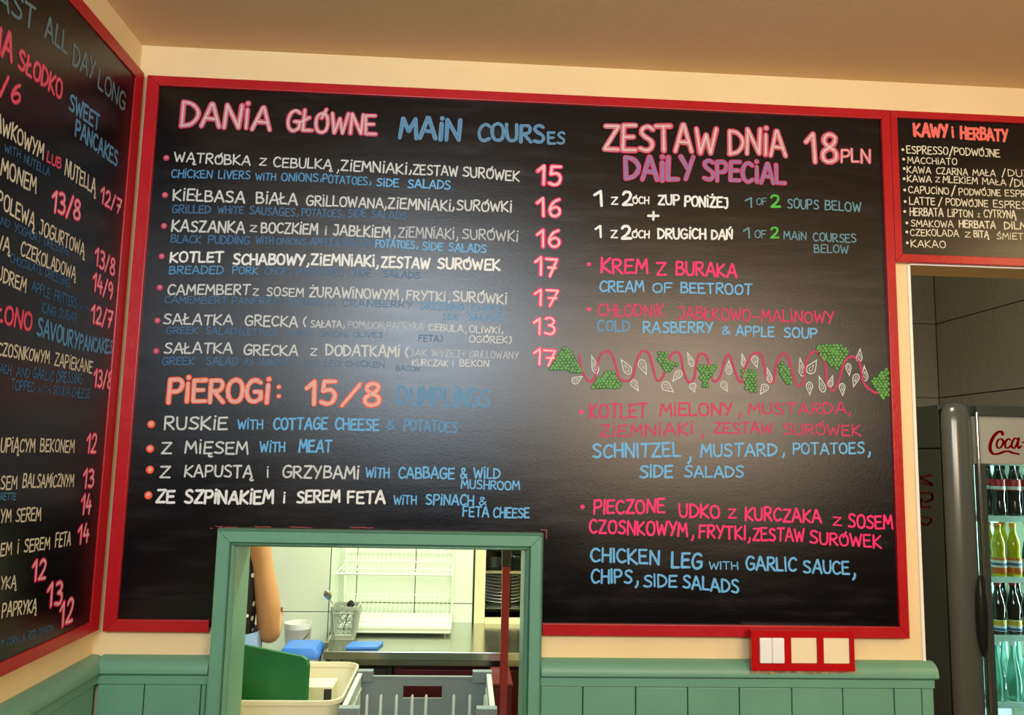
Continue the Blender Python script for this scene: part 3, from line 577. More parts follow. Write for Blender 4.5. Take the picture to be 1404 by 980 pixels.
for tx, ty, bx, by, wd in ((97, 88, 120, 160, 28), (55, 175, 15, 200, 30), (222, 103, 262, 162, 34), (332, 165, 305, 105, 34), (297, 235, 270, 192, 30), (447, 240, 400, 205, 38), (445, 195, 478, 152, 30), (507, 75, 530, 130, 24),
                           (538, 240, 525, 205, 30), (683, 108, 684, 165, 26), (678, 238, 655, 198, 30), (740, 80, 752, 132, 22), (805, 135, 790, 88, 28), (848, 140, 862, 200, 22), (820, 250, 845, 210, 32), (988, 98, 1000, 172, 26),
                           (1058, 105, 1025, 160, 40), (1030, 252, 1028, 200, 28), (1070, 175, 1090, 240, 28), (1127, 172, 1115, 218, 22), (1172, 255, 1167, 205, 26), (1245, 58, 1240, 112, 26), (1200, 170, 1193, 120, 24), (1218, 218, 1232, 165, 28), (1262, 130, 1268, 192, 26)):
    a, b_ = J(tx, ty), J(bx, by); ax = (b_[0]-a[0], b_[1]-a[1]); L = math.hypot(*ax); nx, ny = -ax[1]/L, ax[0]/L; hw = wd/3.12*.0016*.5
    pt = lambda t, s: (a[0]+ax[0]*t+nx*s*hw, a[1]+ax[1]*t+ny*s*hw)
    ink = Ink(TO3); ink.stroke(crom([pt(0, 0), pt(.35, .6), pt(.75, 1), pt(1, .2), pt(.95, -.6), pt(.7, -1), pt(.35, -.5), pt(-.04, .1)], 3), .0011, WHT)
    ink.stroke(crom([pt(.35, 0), pt(.7, .35), pt(.85, 0), pt(.7, -.4), pt(.4, 0)], 3), .0007, WHT, .0002); ink.build('drawn_petal', main)
# flecks of old red paint along the hatch head
ink = Ink(TO3); rp = lin((150, 60, 62))
for x0, x1, y in ((289, 291, 724), (296, 305, 721.5), (309, 325, 722.5), (350, 372, 722), (398, 428, 722.3), (480, 512, 723), (742, 750, 726)):
    a, b_ = T2(x0, y), T2(x1, y); n_ = max(2, int((x1-x0)/3)); ink.stroke([(a[0]+(b_[0]-a[0])*i/n_, a[1]+random.uniform(-.0008, .0008)) for i in range(n_+1)], .0009, rp)
a = T2(749, 727); b_ = T2(749.5, 738); ink.stroke([a, (b_[0], b_[1])], .001, rp); ink.build('paint_fleck', main)
# ------------------------------------------------------------------ light switch on the wall under the board
yy = -.043
c0 = U(1030, 864, 'y', yy); c1 = U(1172.5, 920, 'y', yy); sx0, sx1, sz1, sz0 = c0.x, c1.x, c0.z, c1.z
sw = thing('light_switch', 'red triple switch frame with one white double rocker and two cream blanks below the board', 'light switch', ((sx0+sx1)/2, 0, sz0))
MB().box(sx0+.004, sx1+.005, yy+.012, -.019, sz0+.004, sz1-.004).build('mounting_box', M['sred'], sw, bevel=.002)
ox = [sx0] + [U(px, 890, 'y', yy).x for px in (1041, 1075.5, 1085, 1121, 1129.5, 1165.5)] + [sx1]
oz1 = U(1100, 874, 'y', yy).z; oz0 = U(1100, 910, 'y', yy).z
fr = MB(); fr.box(sx0, sx1, yy, yy+.012, oz1, sz1); fr.box(sx0, sx1, yy, yy+.012, sz0, oz0)
for i in (0, 2, 4, 6): fr.box(ox[i], ox[i+1], yy, yy+.012, oz0, oz1)
fr.build('frame', M['sred'], sw)
mx_ = (ox[1]+ox[2])/2
for a, b_ in ((ox[1]+.0008, mx_-.0003), (mx_+.0003, ox[2]-.0008)): MB().box(a, b_, yy-.003, yy+.008, oz0+.001, oz1-.001).build('rocker', M['wplast'], sw, bevel=.0022)
for i in (3, 5): MB().box(ox[i]+.0005, ox[i+1]-.0005, yy+.003, yy+.009, oz0+.0005, oz1-.0005).build('blank_insert', M['cplast'], sw, bevel=.0008)
mb = MB(); n_ = 18; top = []; bot = []
for i in range(n_+1):
    x = sx0+.001+(sx1-sx0+.006)*i/n_; top.append(x); bot.append(sz0-.006-random.uniform(0, .004))
for i in range(n_): mb.hull([(top[i], -.034, bot[i]), (top[i+1], -.034, bot[i+1]), (top[i+1], -.034, sz0+.01), (top[i], -.034, sz0+.01)], [(top[i], -.02, bot[i]), (top[i+1], -.02, bot[i+1]), (top[i+1], -.02, sz0+.01), (top[i], -.02, sz0+.01)])
mb.build('broken_plaster', M['plaster'], sw)
# ------------------------------------------------------------------ kitchen shell
PLY = 1.49; PLX = U(450.5, 840, 'y', PLY).x; KX0 = -1.6
OPX0 = U(664, 800, 'y', KY).x; OPX1 = PX-.3; OPZ0 = U(680, 846, 'y', KY).z; OPZ1 = 1.75
b = MB(); b.box(PLX, OPX0, KY, KY+.12, 0, ZC); b.box(OPX0, OPX1, KY, KY+.12, 0, OPZ0); b.box(OPX0, OPX1, KY, KY+.12, OPZ1, ZC); b.box(OPX1, PX, KY, KY+.12, 0, ZC)
wk = struct('wall_kitchen_rear', b, M['grout'])
wp = struct('wall_kitchen_pier', MB().box(KX0, PLX, PLY, KY+.12, 0, ZC), M['grout'])
struct('wall_kitchen_left', MB().box(KX0-.1, KX0, WT, KY, 0, ZC), M['cream'])
ws = struct('wall_partition', MB().box(PX, PX+.10, WT, FARY, 0, ZB), M['cream'])
# tiles laid one by one
def tile_row(root, F, s_edges, z_edges, m, gap=.0034, d=.005):
    cache = {}
    for s0, s1 in zip(s_edges, s_edges[1:]):
        for z0, z1 in zip(z_edges, z_edges[1:]):
            w_, h_ = s1-s0-gap, z1-z0-gap
            if w_ <= .004 or h_ <= .004: continue
            key = (round(w_, 4), round(h_, 4)); o0 = F(s0+gap/2, 0, z0+gap/2)
            if key not in cache:
                a = Vector(F(0, 0, 0)); mb = MB(); q = [Vector(F(s_, 0, z_))-a for s_, z_ in ((0, 0), (w_, 0), (w_, h_), (0, h_))]; nrm = Vector(F(0, d, 0))-a
                mb.hull(q, [v+nrm for v in q]); cache[key] = mb.mesh('tile', m, bevel=.0009, seg=1)
            place('tile', cache[key], root, o0)
zr = U(560, 826.5, 'y', KY-.005).z
zs = [zr-.4*k for k in (3, 2, 1)] + [zr+.4*k for k in (0, 1, 2)] + [min(ZC-.002, zr+1.2)]
zs = [z for z in zs if 0 < z < ZC]
vx = U(489.5, 790, 'y', KY).x; tw = (U(649, 790, 'y', KY).x-vx)/2
tile_row(wk, lambda s, d, z: (s, KY-d, z), [PLX+.001, vx, vx+tw, vx+2*tw], zs, M['tile'])
tile_row(wk, lambda s, d, z: (s, KY-d, z), [OPX1+.06, OPX1+.06+tw, PX-.001], zs, M['tile'])
tile_row(wp, lambda s, d, z: (s, PLY-d, z), [KX0+.001]+[PLX-.25*k for k in range(7, 0, -1) if PLX-.25*k > KX0+.02]+[PLX-.0005], zs, M['tile'])
tile_row(wp, lambda s, d, z: (PLX+d, s, z), [PLY+.001, KY-.006], zs, M['tile'])
# passage with the plate shelf
fx0 = U(651, 800, 'y', KY-.02).x; op = tag(MB().box(fx0, OPX0+.004, KY-.02, KY+.12, OPZ0-.05, OPZ1+.06).build('window_4', M['cplast'], bevel=.002), kind='structure')
MB().box(OPX1-.004, OPX1+.055, KY-.02, KY+.12, OPZ0-.05, OPZ1+.06).build('frame_post', M['cplast'], op, bevel=.002)
MB().box(OPX0+.004, OPX1-.004, KY-.03, KY+.12, OPZ0-.045, OPZ0).build('sill', M['cplast'], op, bevel=.002)
MB().box(OPX0+.004, OPX1-.004, KY-.02, KY+.12, OPZ1, OPZ1+.06).build('head', M['cplast'], op, bevel=.002)
struct('wall_store', MB().box(OPX0-.3, PX, 2.35, 2.4, 0, ZC), M['teal'])
rk = thing('plate_rack', 'steel shelf rack behind the kitchen opening, holding stacked plates', 'shelf', (OPX0+.2, 2.0, 0))
shz = [OPZ0-.35, OPZ0+.004, U(680, 781, 'y', 1.9).z, U(680, 781, 'y', 1.9).z+.22]
for z in shz: MB().box(OPX0-.1, PX-.05, 1.87, 2.28, z-.012, z).build('shelf', M['steel'], rk, bevel=.001)
for x in (OPX0-.09, U(693, 770, 'y', 2.25).x, PX-.07):
    for y in (1.885, 2.265): MB().tube([(x, y, 0), (x, y, shz[-1]+.2)], .009).build('post', M['black'], rk)
prof = [(r*.74, z) for r, z in [(.001, 0), (.055, 0), (.06, .004), (.10, .010), (.115, .013), (.113, .0155), (.098, .0125), (.058, .006), (.001, .005)]]
pm = MB().lathe(prof, seg=28).mesh('plate', M['china'], smooth=True)
for sx_, nn, who in ((U(688, 830, 'y', 2.02).x, 9, 'stack'),):
    for k in range(nn):
        o = place('plate', pm, None, (sx_+random.uniform(-.003, .003), 2.02+random.uniform(-.003, .003), shz[1]+.0005+k*.0145))
        tag(o, 'topmost white plate in the stack behind the kitchen opening' if k == nn-1 else ('bottom white plate in the stack behind the kitchen opening' if k == 0 else 'white plate, %s from the bottom in the stack behind the kitchen opening' % ['', 'second', 'third', 'fourth', 'fifth', 'sixth', 'seventh', 'eighth'][k]), 'plate', 'plates in the stack')
pan = thing('pan', 'dark pan lying on the upper shelf of the plate rack', 'pan', (U(676, 770, 'y', 2.0).x, 2.05, shz[2]))
MB().lathe([(.001, 0), (.085, 0), (.10, .05), (.104, .05), (.09, -.003+.004), (.001, .005)], tuple(wloc(pan)+Vector((0, 0, .0005))), 24).build('bowl', M['black'], pan, smooth=True)
MB().tube([wloc(pan)+Vector((.095, -.02, .045)), wloc(pan)+Vector((.19, -.07, .06))], .008).build('handle', M['chrome'], pan)
# ------------------------------------------------------------------ steel counter
CZ = .95; cl = U(443, 893, 'z', CZ); CY0 = cl.y; cx0 = cl.x; cx1 = PX-.02
ct = thing('counter', 'long stainless steel counter along the tiled kitchen wall', 'counter', ((cx0+cx1)/2, 1.4, 0))
mb = MB(); mb.box(cx0, cx1, CY0, PLY-.008, CZ-.004, CZ); mb.box(PLX+.008, cx1, PLY-.008, KY-.006, CZ-.004, CZ); mb.build('worktop', M['steel'], ct)
zl = U(560, 905, 'y', CY0).z
MB().box(cx0, cx1, CY0-.002, CY0+.016, zl, CZ+.001).build('front_edge', M['steel'], ct, bevel=.0015)
MB().box(cx0, cx0+.014, CY0+.017, PLY-.009, zl, CZ+.028).build('side_edge', M['steel'], ct, bevel=.0015)
MB().box(cx0+.02, cx1, CY0+.06, CY0+.1, zl-.035, zl-.012).build('cross_bar', M['steel'], ct, bevel=.0015)
for x in (cx0+.04, 1.02, cx1-.04):
    for y in (CY0+.04, 1.42): MB().box(x-.017, x+.017, y-.017, y+.017, 0, zl-.001 if y > CY0+.1 else zl-.001).build('leg', M['steel'], ct)
xd = U(545, 930, 'y', CY0+.15).x
cb = thing('kitchen_cabinet', 'dark brown cabinet front under the steel counter', 'cabinet', ((cx0+xd)/2, 1.45, 0))
MB().box(cx0+.07, xd-.02, CY0+.13, 1.40, .05, zl-.04).build('body', M['dark'], cb); MB().box(cx0+.09, (cx0+xd)/2-.003, CY0+.112, CY0+.129, .07, zl-.06).build('door', M['dark'], cb, bevel=.002); MB().box((cx0+xd)/2+.003, xd-.04, CY0+.112, CY0+.129, .07, zl-.06).build('door', M['dark'], cb, bevel=.002)
cb = thing('kitchen_cabinet', 'dark red cabinet under the right part of the steel counter', 'cabinet', ((xd+1.0)/2, 1.45, 0))
MB().box(xd-.01, 1.10, CY0+.13, 1.38, .05, zl-.045).build('body', M['maroon'], cb); MB().box(xd+.01, 1.08, CY0+.112, CY0+.129, .07, zl-.06).build('door', M['maroon'], cb, bevel=.003)
cb = thing('storage_box', 'dark red box standing on the floor behind the grey crate', 'box', (.8, 1.0, 0))
q0 = U(678, 940, 'y', .98); q1 = U(701, 940, 'y', .98)
MB().box(q0.x-.005, q1.x, .96, 1.16, 0, q0.z).build('body', M['maroon'], cb, bevel=.006); MB().box(q0.x-.009, q1.x+.004, .955, 1.165, q0.z+.0005, q0.z+.014).build('lid', M['maroon'], cb, bevel=.004)
# post
p0 = U(687, 850, 'y', .88); p1 = U(697.5, 850, 'y', .88); zt = U(692, 776, 'y', .88).z; pw = (p1.x-p0.x)/2; pcx = (p0.x+p1.x)/2
ps = thing('upright_post', 'thin red upright post with black upper end in the kitchen hatch', 'post', (pcx, .88, 0))
MB().box(pcx-pw, pcx+pw, .88-pw, .88+pw, 0, zt).build('post_body', M['postred'], ps, bevel=.002); tag(MB().box(pcx-pw*1.15, pcx+pw*1.15, .88-pw*1.15, .88+pw*1.15, zt+.0005, ZC-.3).build('post_top', M['black'], ps, bevel=.002), 'black upper end')
MB().box(pcx-.05, pcx+.05, .84, .92, 0, .012).build('base_plate', M['black'], ps)
# ------------------------------------------------------------------ work table behind the hatch
TZ = .80
tb = thing('work_table', 'steel work table just behind the hatch carrying tub and crate', 'table', (.6, .5, 0))
MB().box(-.15, 1.12, .12, .82, TZ-.03, TZ).build('table_top', M['steel'], tb, bevel=.003)
for x in (-.12, 1.09):
    for y in (.15, .79): MB().box(x-.018, x+.018, y-.018, y+.018, 0, TZ-.031).build('leg', M['steel'], tb)
# crate
RZ = 1.0
f0, f1, r0, r1 = U(471, 972, 'z', RZ), U(681, 970, 'z', RZ), U(491, 919, 'z', RZ), U(668, 918, 'z', RZ)
X0, X1, Y0, Y1 = (f0.x+r0.x)/2, (f1.x+r1.x)/2, (f0.y+f1.y)/2, (r0.y+r1.y)/2
print('CRATE', f0, f1, r0, r1)
cr = thing('dish_crate', 'grey plastic dish crate with open pegs standing in the hatch', 'crate', ((X0+X1)/2, (Y0+Y1)/2, TZ)); t = .006
b = MB(); b.box(X0, X1, Y0, Y0+t, TZ+.001, RZ-.02); b.box(X0+.001, X1-.001, Y0-.006, Y0+t+.001, RZ-.026, RZ-.018); b.build('front_wall', M['crate'], cr, bevel=.0015)
hx = [U(553, 948, 'y', Y1).x, U(606, 948, 'y', Y1).x]; hz = [U(580, 956, 'y', Y1).z, U(580, 939, 'y', Y1).z]; n0, n1 = U(514, 925, 'y', Y1).x, U(646, 925, 'y', Y1).x
b = MB(); b.box(X0, hx[0], Y1-t, Y1, TZ+.001, RZ-.02); b.box(hx[1], X1, Y1-t, Y1, TZ+.001, RZ-.02); b.box(hx[0], hx[1], Y1-t, Y1, TZ+.001, hz[0]); b.box(hx[0], hx[1], Y1-t, Y1, hz[1], RZ-.02)
b.box(n0-.004, n1+.004, Y1-t-.004, Y1+.003, RZ-.022, RZ-.016); b.build('rear_wall', M['crate'], cr)
b = MB()
for a0, a1, c0_, c1_ in ((hx[0]-.004, hx[1]+.004, hz[0]-.004, hz[0]), (hx[0]-.004, hx[1]+.004, hz[1], hz[1]+.004), (hx[0]-.004, hx[0], hz[0], hz[1]), (hx[1], hx[1]+.004, hz[0], hz[1])): b.box(a0, a1, Y1-t-.003, Y1-t, c0_, c1_)
b.build('handle_rim', M['crate'], cr)
for xx in (X0, X1-t):
    b = MB(); b.box(xx, xx+t, Y0+t, Y1-t, TZ+.001, RZ-.008); b.box(xx-.004, xx+t+.004, Y0+.03, Y1-.03, RZ-.010, RZ-.002); b.box(xx-.006, xx+t+.004, Y0+.02, Y1-.02, RZ-.05, RZ-.044)
    for k in range(6): y = Y0+.05+k*(Y1-Y0-.1)/5; b.box(xx-.005, xx+t+.003, y-.002, y+.002, TZ+.02, RZ-.012)
    b.build('side_wall', M['peg'], cr, bevel=.001)
for xa, xb, y0_, y1_ in ((X0-.006, n0-.004-.0, Y1-.022, Y1+.004), (n1+.004, X1+.006, Y1-.022, Y1+.004), (X0-.008, X0+.045, Y0-.008, Y0+.02), (X1-.045, X1+.008, Y0-.008, Y0+.02)):
    b = MB(); b.box(xa, xb, y0_, y1_, RZ-.03, RZ+.002)
    for k in range(4): xk = xa+(xb-xa)*(k+.5)/4; b.box(xk-.0015, xk+.0015, y0_-.002, y0_, RZ-.03, RZ+.002)
    b.build('corner_block', M['crate'], cr, bevel=.0015)
b = MB(); [b.box(X0+t, X1-t, y-.003, y+.003, TZ+.002, TZ+.012) for y in [Y0+.02+k*(Y1-Y0-.04)/9 for k in range(10)]]; [b.box(x-.003, x+.003, Y0+t, Y1-t, TZ+.002, TZ+.010) for x in [X0+.02+k*(X1-X0-.04)/9 for k in range(10)]]
tag(b.build('base_grid', M['crate'], cr), kind=None)
py_ = Y0+.05
for px in (503, 522, 543.5, 565, 584, 622, 644, 665):
    zp = U(px, 952, 'y', py_).z; xq = U(px, 960, 'y', py_).x
    MB().tube([(xq, py_, TZ+.012), (xq, py_, zp-.006), (xq+.0008, py_+.002, zp)], [.0045, .0036, .0018]).build('peg', M['peg'], cr, smooth=True)
# ivory tub
f1, r1, r0 = U(468, 961, 'z', RZ), U(485, 907, 'z', RZ), U(430, 906, 'z', RZ)
TX1 = f1.x; TX0 = U(300, 961, 'z', RZ).x; TY0 = f1.y; TY1 = r1.y
print('TUB', TX0, TX1, TY0, TY1)
def rrect(x0, x1, y0, y1, r, z, n=5):
    o = []
    for cx_, cy_, a in ((x1-r, y1-r, 0), (x0+r, y1-r, 90), (x0+r, y0+r, 180), (x1-r, y0+r, 270)):
        for k in range(n+1): t_ = math.radians(a+90*k/n); o.append((cx_+r*math.cos(t_), cy_+r*math.sin(t_), z))
    return o
def loops(Ls, capend=True):
    mb = MB(); n = len(Ls[0]); vs_ = [v for L in Ls for v in L]; fs = []
    for i in range(len(Ls)-1):
        for k in range(n): fs.append((i*n+k, i*n+(k+1) % n, (i+1)*n+(k+1) % n, (i+1)*n+k))
    if capend: fs += [tuple(range(n))[::-1], tuple(range((len(Ls)-1)*n, len(Ls)*n))]
    return mb.add(vs_, fs)
tub = thing('storage_tub', 'ivory plastic tub with rounded corners holding the green cutting board', 'tub', ((TX0+TX1)/2, (TY0+TY1)/2, TZ))
def tub_loops(x0, x1, y0, y1, z0, z1, r, w_=.003, flare=.02, lip=.006):
    R_ = lambda o, z: rrect(x0+o, x1-o, y0+o, y1-o, max(r-o, .004), z)
    return loops([R_(flare, z0), R_(flare*.9, z0+.001), R_(lip*1.2, z1-.014), R_(0, z1-.012), R_(0, z1-.001), R_(.001, z1), R_(lip-.001, z1), R_(lip, z1-.002), R_(flare+w_, z0+.006), R_(flare+w_+.001, z0+.005)])
tub_loops(TX0, TX1, TY0, TY1, TZ+.001, RZ, .05).build('tub_body', M['tub'], tub, smooth=True)
bx_ = thing('small_box', 'small ivory box with a dark slot standing inside the tub', 'box', (U(449, 940, 'z', .96).x, TY1-.15, TZ))
s0, s1 = U(427, 930, 'z', .975).x, U(453, 930, 'z', .975).x
MB().box(s0-.06, s1+.02, TY1-.17, TY1-.075, TZ+.008, .972).build('box_body', M['tub'], bx_, bevel=.004)
MB().box(s1-.005, s1+.0165, TY1-.1725, TY1-.1705, .86, .966).build('slot', M['dark'], bx_)
# green cutting board standing in the tub
q = U(424, 901, 'y', .50); top_r = q; top_l = U(337, 884, 'y', .66)
zt = top_r.z; top_l = Vector((U(300, 877, 'y', .72).x, .70, zt))
dirv = (Vector((top_l.x, top_l.y, 0))-Vector((top_r.x, top_r.y, 0))).normalized(); L = .42; nv = Vector((-dirv.y, dirv.x, 0))*.006
def gpt(u, v, s): p = Vector((top_r.x, top_r.y, 0))+dirv*u; return (p.x+nv.x*s, p.y+nv.y*s, v)
zb = TZ+.012; out = [(0, zb), (0, zt-.02), (.005, zt-.006), (.02, zt), (L-.02, zt), (L, zt-.02), (L, zb)]
gb = tag(MB().hull([gpt(u, v, -1) for u, v in out], [gpt(u, v, 1) for u, v in out]).build('cutting_board', M['gboard'], bevel=.002), 'green plastic cutting board standing on edge in the ivory tub', 'cutting board')
# side worktop with bucket and blue-lidded box
SZ = .88
st_ = thing('side_counter', 'low steel side counter behind the tub next to the pier', 'counter', (-.1, 1.3, 0))
sx1_ = cx0-.012
MB().box(.02, sx1_, 1.10, PLY-.01, SZ-.03, SZ).build('worktop', M['steel'], st_, bevel=.002)
for x in (.045, sx1_-.03):
    for y in (1.13, 1.44): MB().box(x-.015, x+.015, y-.015, y+.015, 0, SZ-.031).build('leg', M['steel'], st_)
def onpix(px, py, z): return U(px, py, 'z', z)
l0, l1 = U(383, 893, 'y', 1.15).x, U(437, 893, 'y', 1.15).x; lz = U(410, 884, 'y', 1.2).z; lz0 = U(410, 903, 'y', 1.15).z
bb = thing('food_container', 'translucent white container with bright blue lid beside the pier', 'container', ((l0+l1)/2, 1.2, SZ))
loops([rrect(l0+.012, l1-.010, 1.155, 1.27, .015, SZ+.001), rrect(l0+.008, l1-.006, 1.15, 1.28, .015, lz0-.001)]).build('container_body', M['clearb'] if False else M['wplast'], bb, smooth=True)
loops([rrect(l0, l1, 1.14, 1.29, .012, lz0), rrect(l0, l1, 1.14, 1.29, .012, lz0+.018), rrect(l0+.01, l1-.012, 1.15, 1.28, .012, lz), rrect(l0+.02, l1-.022, 1.16, 1.27, .012, lz+.001)]).build('lid', M['blue'], bb, smooth=True)
k0, k1 = U(389, 860, 'y', 1.38), U(427, 860, 'y', 1.38); kz = U(408, 853.5, 'y', 1.38).z; kr = (k1.x-k0.x)/2; kc = ((k0.x+k1.x)/2, 1.39, 0)
bu = thing('bucket', 'round white plastic bucket standing behind the blue lid', 'bucket', (kc[0], kc[1], SZ))
MB().lathe([(.001, SZ+.001), (kr*.82, SZ+.001), (kr*.96, kz-.022), (kr, kz-.02), (kr, kz), (kr*.95, kz), (kr*.92, kz-.01), (kr*.78, SZ+.01), (.001, SZ+.01)], kc, 28).build('bucket_body', M['wplast'], bu, smooth=True)
MB().tube([(kc[0]+kr*math.cos(a)*.9, kc[1]-kr*math.sin(a)*1.05, kz-.02-.045*math.sin(a)) for a in [math.pi*i/12 for i in range(13)] if a > -1][0:6], .0018).build('bail_handle', M['black'], bu)
# blue board on the counter
q = [U(473, 889, 'z', CZ+.004), U(517, 889, 'z', CZ+.004), U(526, 878, 'z', CZ+.012), U(483, 878, 'z', CZ+.012)]
tag(MB().hull([(p.x, p.y, CZ+.001) for p in q], [(p.x, p.y, CZ+.010) for p in q]).build('cutting_board', M['blue'], bevel=.002), 'flat blue plastic board lying on the steel counter', 'cutting board')
# cutlery basket
q = U(470, 879, 'z', CZ); bxm, bym = q.x, q.y+.05; wt_ = (U(488.5, 834, 'y', bym-.05).x-U(452, 834, 'y', bym-.05).x)/2; zt = U(470, 832, 'y', bym-.05).z; wb = wt_*.78
bk = thing('cutlery_basket', 'grey latticed cutlery basket with spoons on the steel counter', 'basket', (bxm, bym, CZ))
loops([rrect(bxm-wt_, bxm+wt_, bym-.05, bym+.05, .01, zt-.014), rrect(bxm-wt_-.002, bxm+wt_+.002, bym-.052, bym+.052, .01, zt-.012), rrect(bxm-wt_-.002, bxm+wt_+.002, bym-.052, bym+.052, .01, zt), rrect(bxm-wt_+.004, bxm+wt_-.004, bym-.046, bym+.046, .008, zt), rrect(bxm-wt_+.004, bxm+wt_-.004, bym-.046, bym+.046, .008, zt-.014)], False).build('rim', M['basket'], bk, smooth=True)
b = MB(); b.hull(rrect(bxm-wb, bxm+wb, bym-.04, bym+.04, .01, CZ+.001), rrect(bxm-wb-.002, bxm+wb+.002, bym-.042, bym+.042, .01, CZ+.022))
def corner(u, v, f):   # f 0 bottom .. 1 top
    a = wb+(wt_-wb)*f; c_ = .04+.01*f; return Vector((bxm+u*a, bym+v*c_, CZ+.02+(zt-.014-CZ-.02)*f))
for (u0, v0), (u1, v1) in (((-1, -1), (1, -1)), ((1, -1), (1, 1)), ((1, 1), (-1, 1)), ((-1, 1), (-1, -1))):
    lr = lambda a, f: corner(u0+(u1-u0)*a, v0+(v1-v0)*a, f)
    for a in (.0, .14, .86): b.tube([lr(a, 0), lr(a, 1)], .0022, 5)
    for a in (.07, .93): b.tube([lr(a, 0), lr(a, 1)], .0045, 4)
    for k in range(4):
        for m_ in range(3): a0 = .14+.24*m_; b.tube([lr(a0, k/4), lr(a0+.24, (k+1)/4)], .0018, 4); b.tube([lr(a0+.24, k/4), lr(a0, (k+1)/4)], .0018, 4)
    b.tube([lr(.1, .0), lr(.9, .0)], .004, 4); b.tube([lr(.1, .9), lr(.9, .9)], .003, 4)
b.build('lattice_wall', M['basket'], bk)
def spoon(a, tip, label, m, r=.016):
    a = Vector(a); tip = Vector(tip); d = (tip-a).normalized(); o = thing('spoon', label, 'spoon', a)
    MB().tube([a, a+d*.5*(tip-a).length, tip-d*r], [.002, .0026, .003], 6).build('handle', m, o, smooth=True)
    mb = MB(); n_ = 14; rows = [(0, .004), (.25, .75), (.5, 1), (.75, .85), (.95, .4), (1, .02)]; side = d.cross(Vector((0, 1, 0))).normalized(); fwd = side.cross(d)
    vs_ = []
    for t_, w_ in rows:
        for k in range(10): an = 2*math.pi*k/10; vs_.append(tip-d*r+d*(t_*2.6*r)+side*(math.cos(an)*r*w_)+fwd*(math.sin(an)*r*.35*w_+.004*w_))
    mb.add(vs_, [(i*10+k, i*10+(k+1) % 10, (i+1)*10+(k+1) % 10, (i+1)*10+k) for i in range(5) for k in range(10)]+[tuple(range(10)), tuple(range(50, 60))]); mb.build('bowl', m, o, smooth=True)
sp = U(451, 817, 'y', bym); spoon((bxm+.005, bym+.01, CZ+.03), (sp.x, bym-.01, sp.z), 'steel spoon leaning left out of the cutlery basket', M['chrome'])
sp = U(479, 832, 'y', bym); spoon((bxm-.005, bym-.01, CZ+.03), (sp.x, bym+.02, sp.z), 'black spoon barely rising from the basket right side', M['black'], .014)
# white wire dish rack
ry0, ry1 = 1.43, KY-.02
A = U(460, 788, 'y', ry0); B = U(620, 787, 'y', ry0); rz1 = (A.z+B.z)/2; rx0, rx1 = A.x, B.x; tz0 = CZ+.012; tz1 = U(560, 857, 'y', ry0).z
dr = thing('dish_rack', 'white wire two-tier dish rack with drip tray against the tiled wall', 'dish rack', ((rx0+rx1)/2, 1.56, CZ)); W_ = M['wire']
rxl = PLX+.012; rxb = max(rx0, rxl)
for x, y in ((rxb+.004, ry1), (rx1, ry1)): MB().tube([(x, y, CZ+.001), (x, y, rz1+.42)], .0042).build('upright', W_, dr, smooth=True)
for z, nm in ((rz1, 'upper_shelf'), (rz1+.36, 'top_shelf')):
    b = MB(); b.tube([(rxb, ry1, z+.004), (rxb, ry0, z), (rx1, ry0, z), (rx1, ry1, z+.004)], .0036); b.tube([(rxb, ry1-.03, z+.02), (rx1, ry1-.03, z+.02)], .0024); b.tube([(rxb, (ry0+ry1)/2, z+.002), (rx1, (ry0+ry1)/2, z+.002)], .0024)
    for k in range(1, 25): x = rxb+(rx1-rxb)*k/25; b.tube([(x, ry0, z+.002), (x, ry1-.03, z+.004), (x, ry1-.004, z+.075)], .0011, 5, False)
    b.tube([(rxb, ry1-.004, z+.075), (rx1, ry1-.004, z+.075)], .002); b.build(nm, W_, dr)
b = MB(); z = tz1+.012; b.tube([(rxb, ry1, z), (rxb, ry0+.005, z), (rx1, ry0+.005, z), (rx1, ry1, z)], .003)
for k in range(1, 25): x = rxb+(rx1-rxb)*k/25; b.tube([(x, ry0+.005, z), (x, ry1-.03, z), (x, ry1-.004, z+.06)], .0013, 5, False)
b.tube([(rxb, ry1-.004, z+.06), (rx1, ry1-.004, z+.06)], .002); b.build('lower_shelf', W_, dr)
tub_loops(rxb+.002, rx1+.003, ry0-.004, ry1-.012, tz0, tz1, .008, .002, .003, .003).build('drip_tray', W_, dr, smooth=True)
for x in (rxb+.03, rx1-.02): MB().tube([(x, ry0+.02, CZ+.001), (x, ry0+.02, tz0)], .006).build('foot', M['steel'], dr)
for x in (rxb, rx1): MB().tube([(x, ry0, rz1), (x, ry0+.005, z)] if False else [(x, ry1-.004, z+.06), (x, ry1-.004, rz1+.08)], .002).build('side_wire', W_, dr)
# ------------------------------------------------------------------ person in the kitchen
def skin_mesh(name, pts, edges, m, parent, root=0, sub=2):
    me = bpy.data.meshes.new(name); me.from_pydata([Vector(p[0])-wloc(parent) for p in pts], edges, []); o = place(name, me, parent)
    md = o.modifiers.new('s', 'SKIN'); md.use_smooth_shade = True
    for i, p in enumerate(pts):
        r = p[1]; me.skin_vertices[0].data[i].radius = r if isinstance(r, tuple) else (r, r); me.skin_vertices[0].data[i].use_root = (i == root)
    ss = o.modifiers.new('d', 'SUBSURF'); ss.levels = ss.render_levels = sub; me.materials.append(m); return o
ay = .96
el = U(368, 871, 'y', ay+.02); shd = U(355, 738, 'y', ay)
pe = thing('person', 'person in a black spotted sleeveless top with bare bent arm, working in the kitchen', 'person', (shd.x-.2, ay, 0))
cx_ = shd.x-.158; P = []
def v(x, y, z, r): P.append(((x, y, z), r)); return len(P)-1
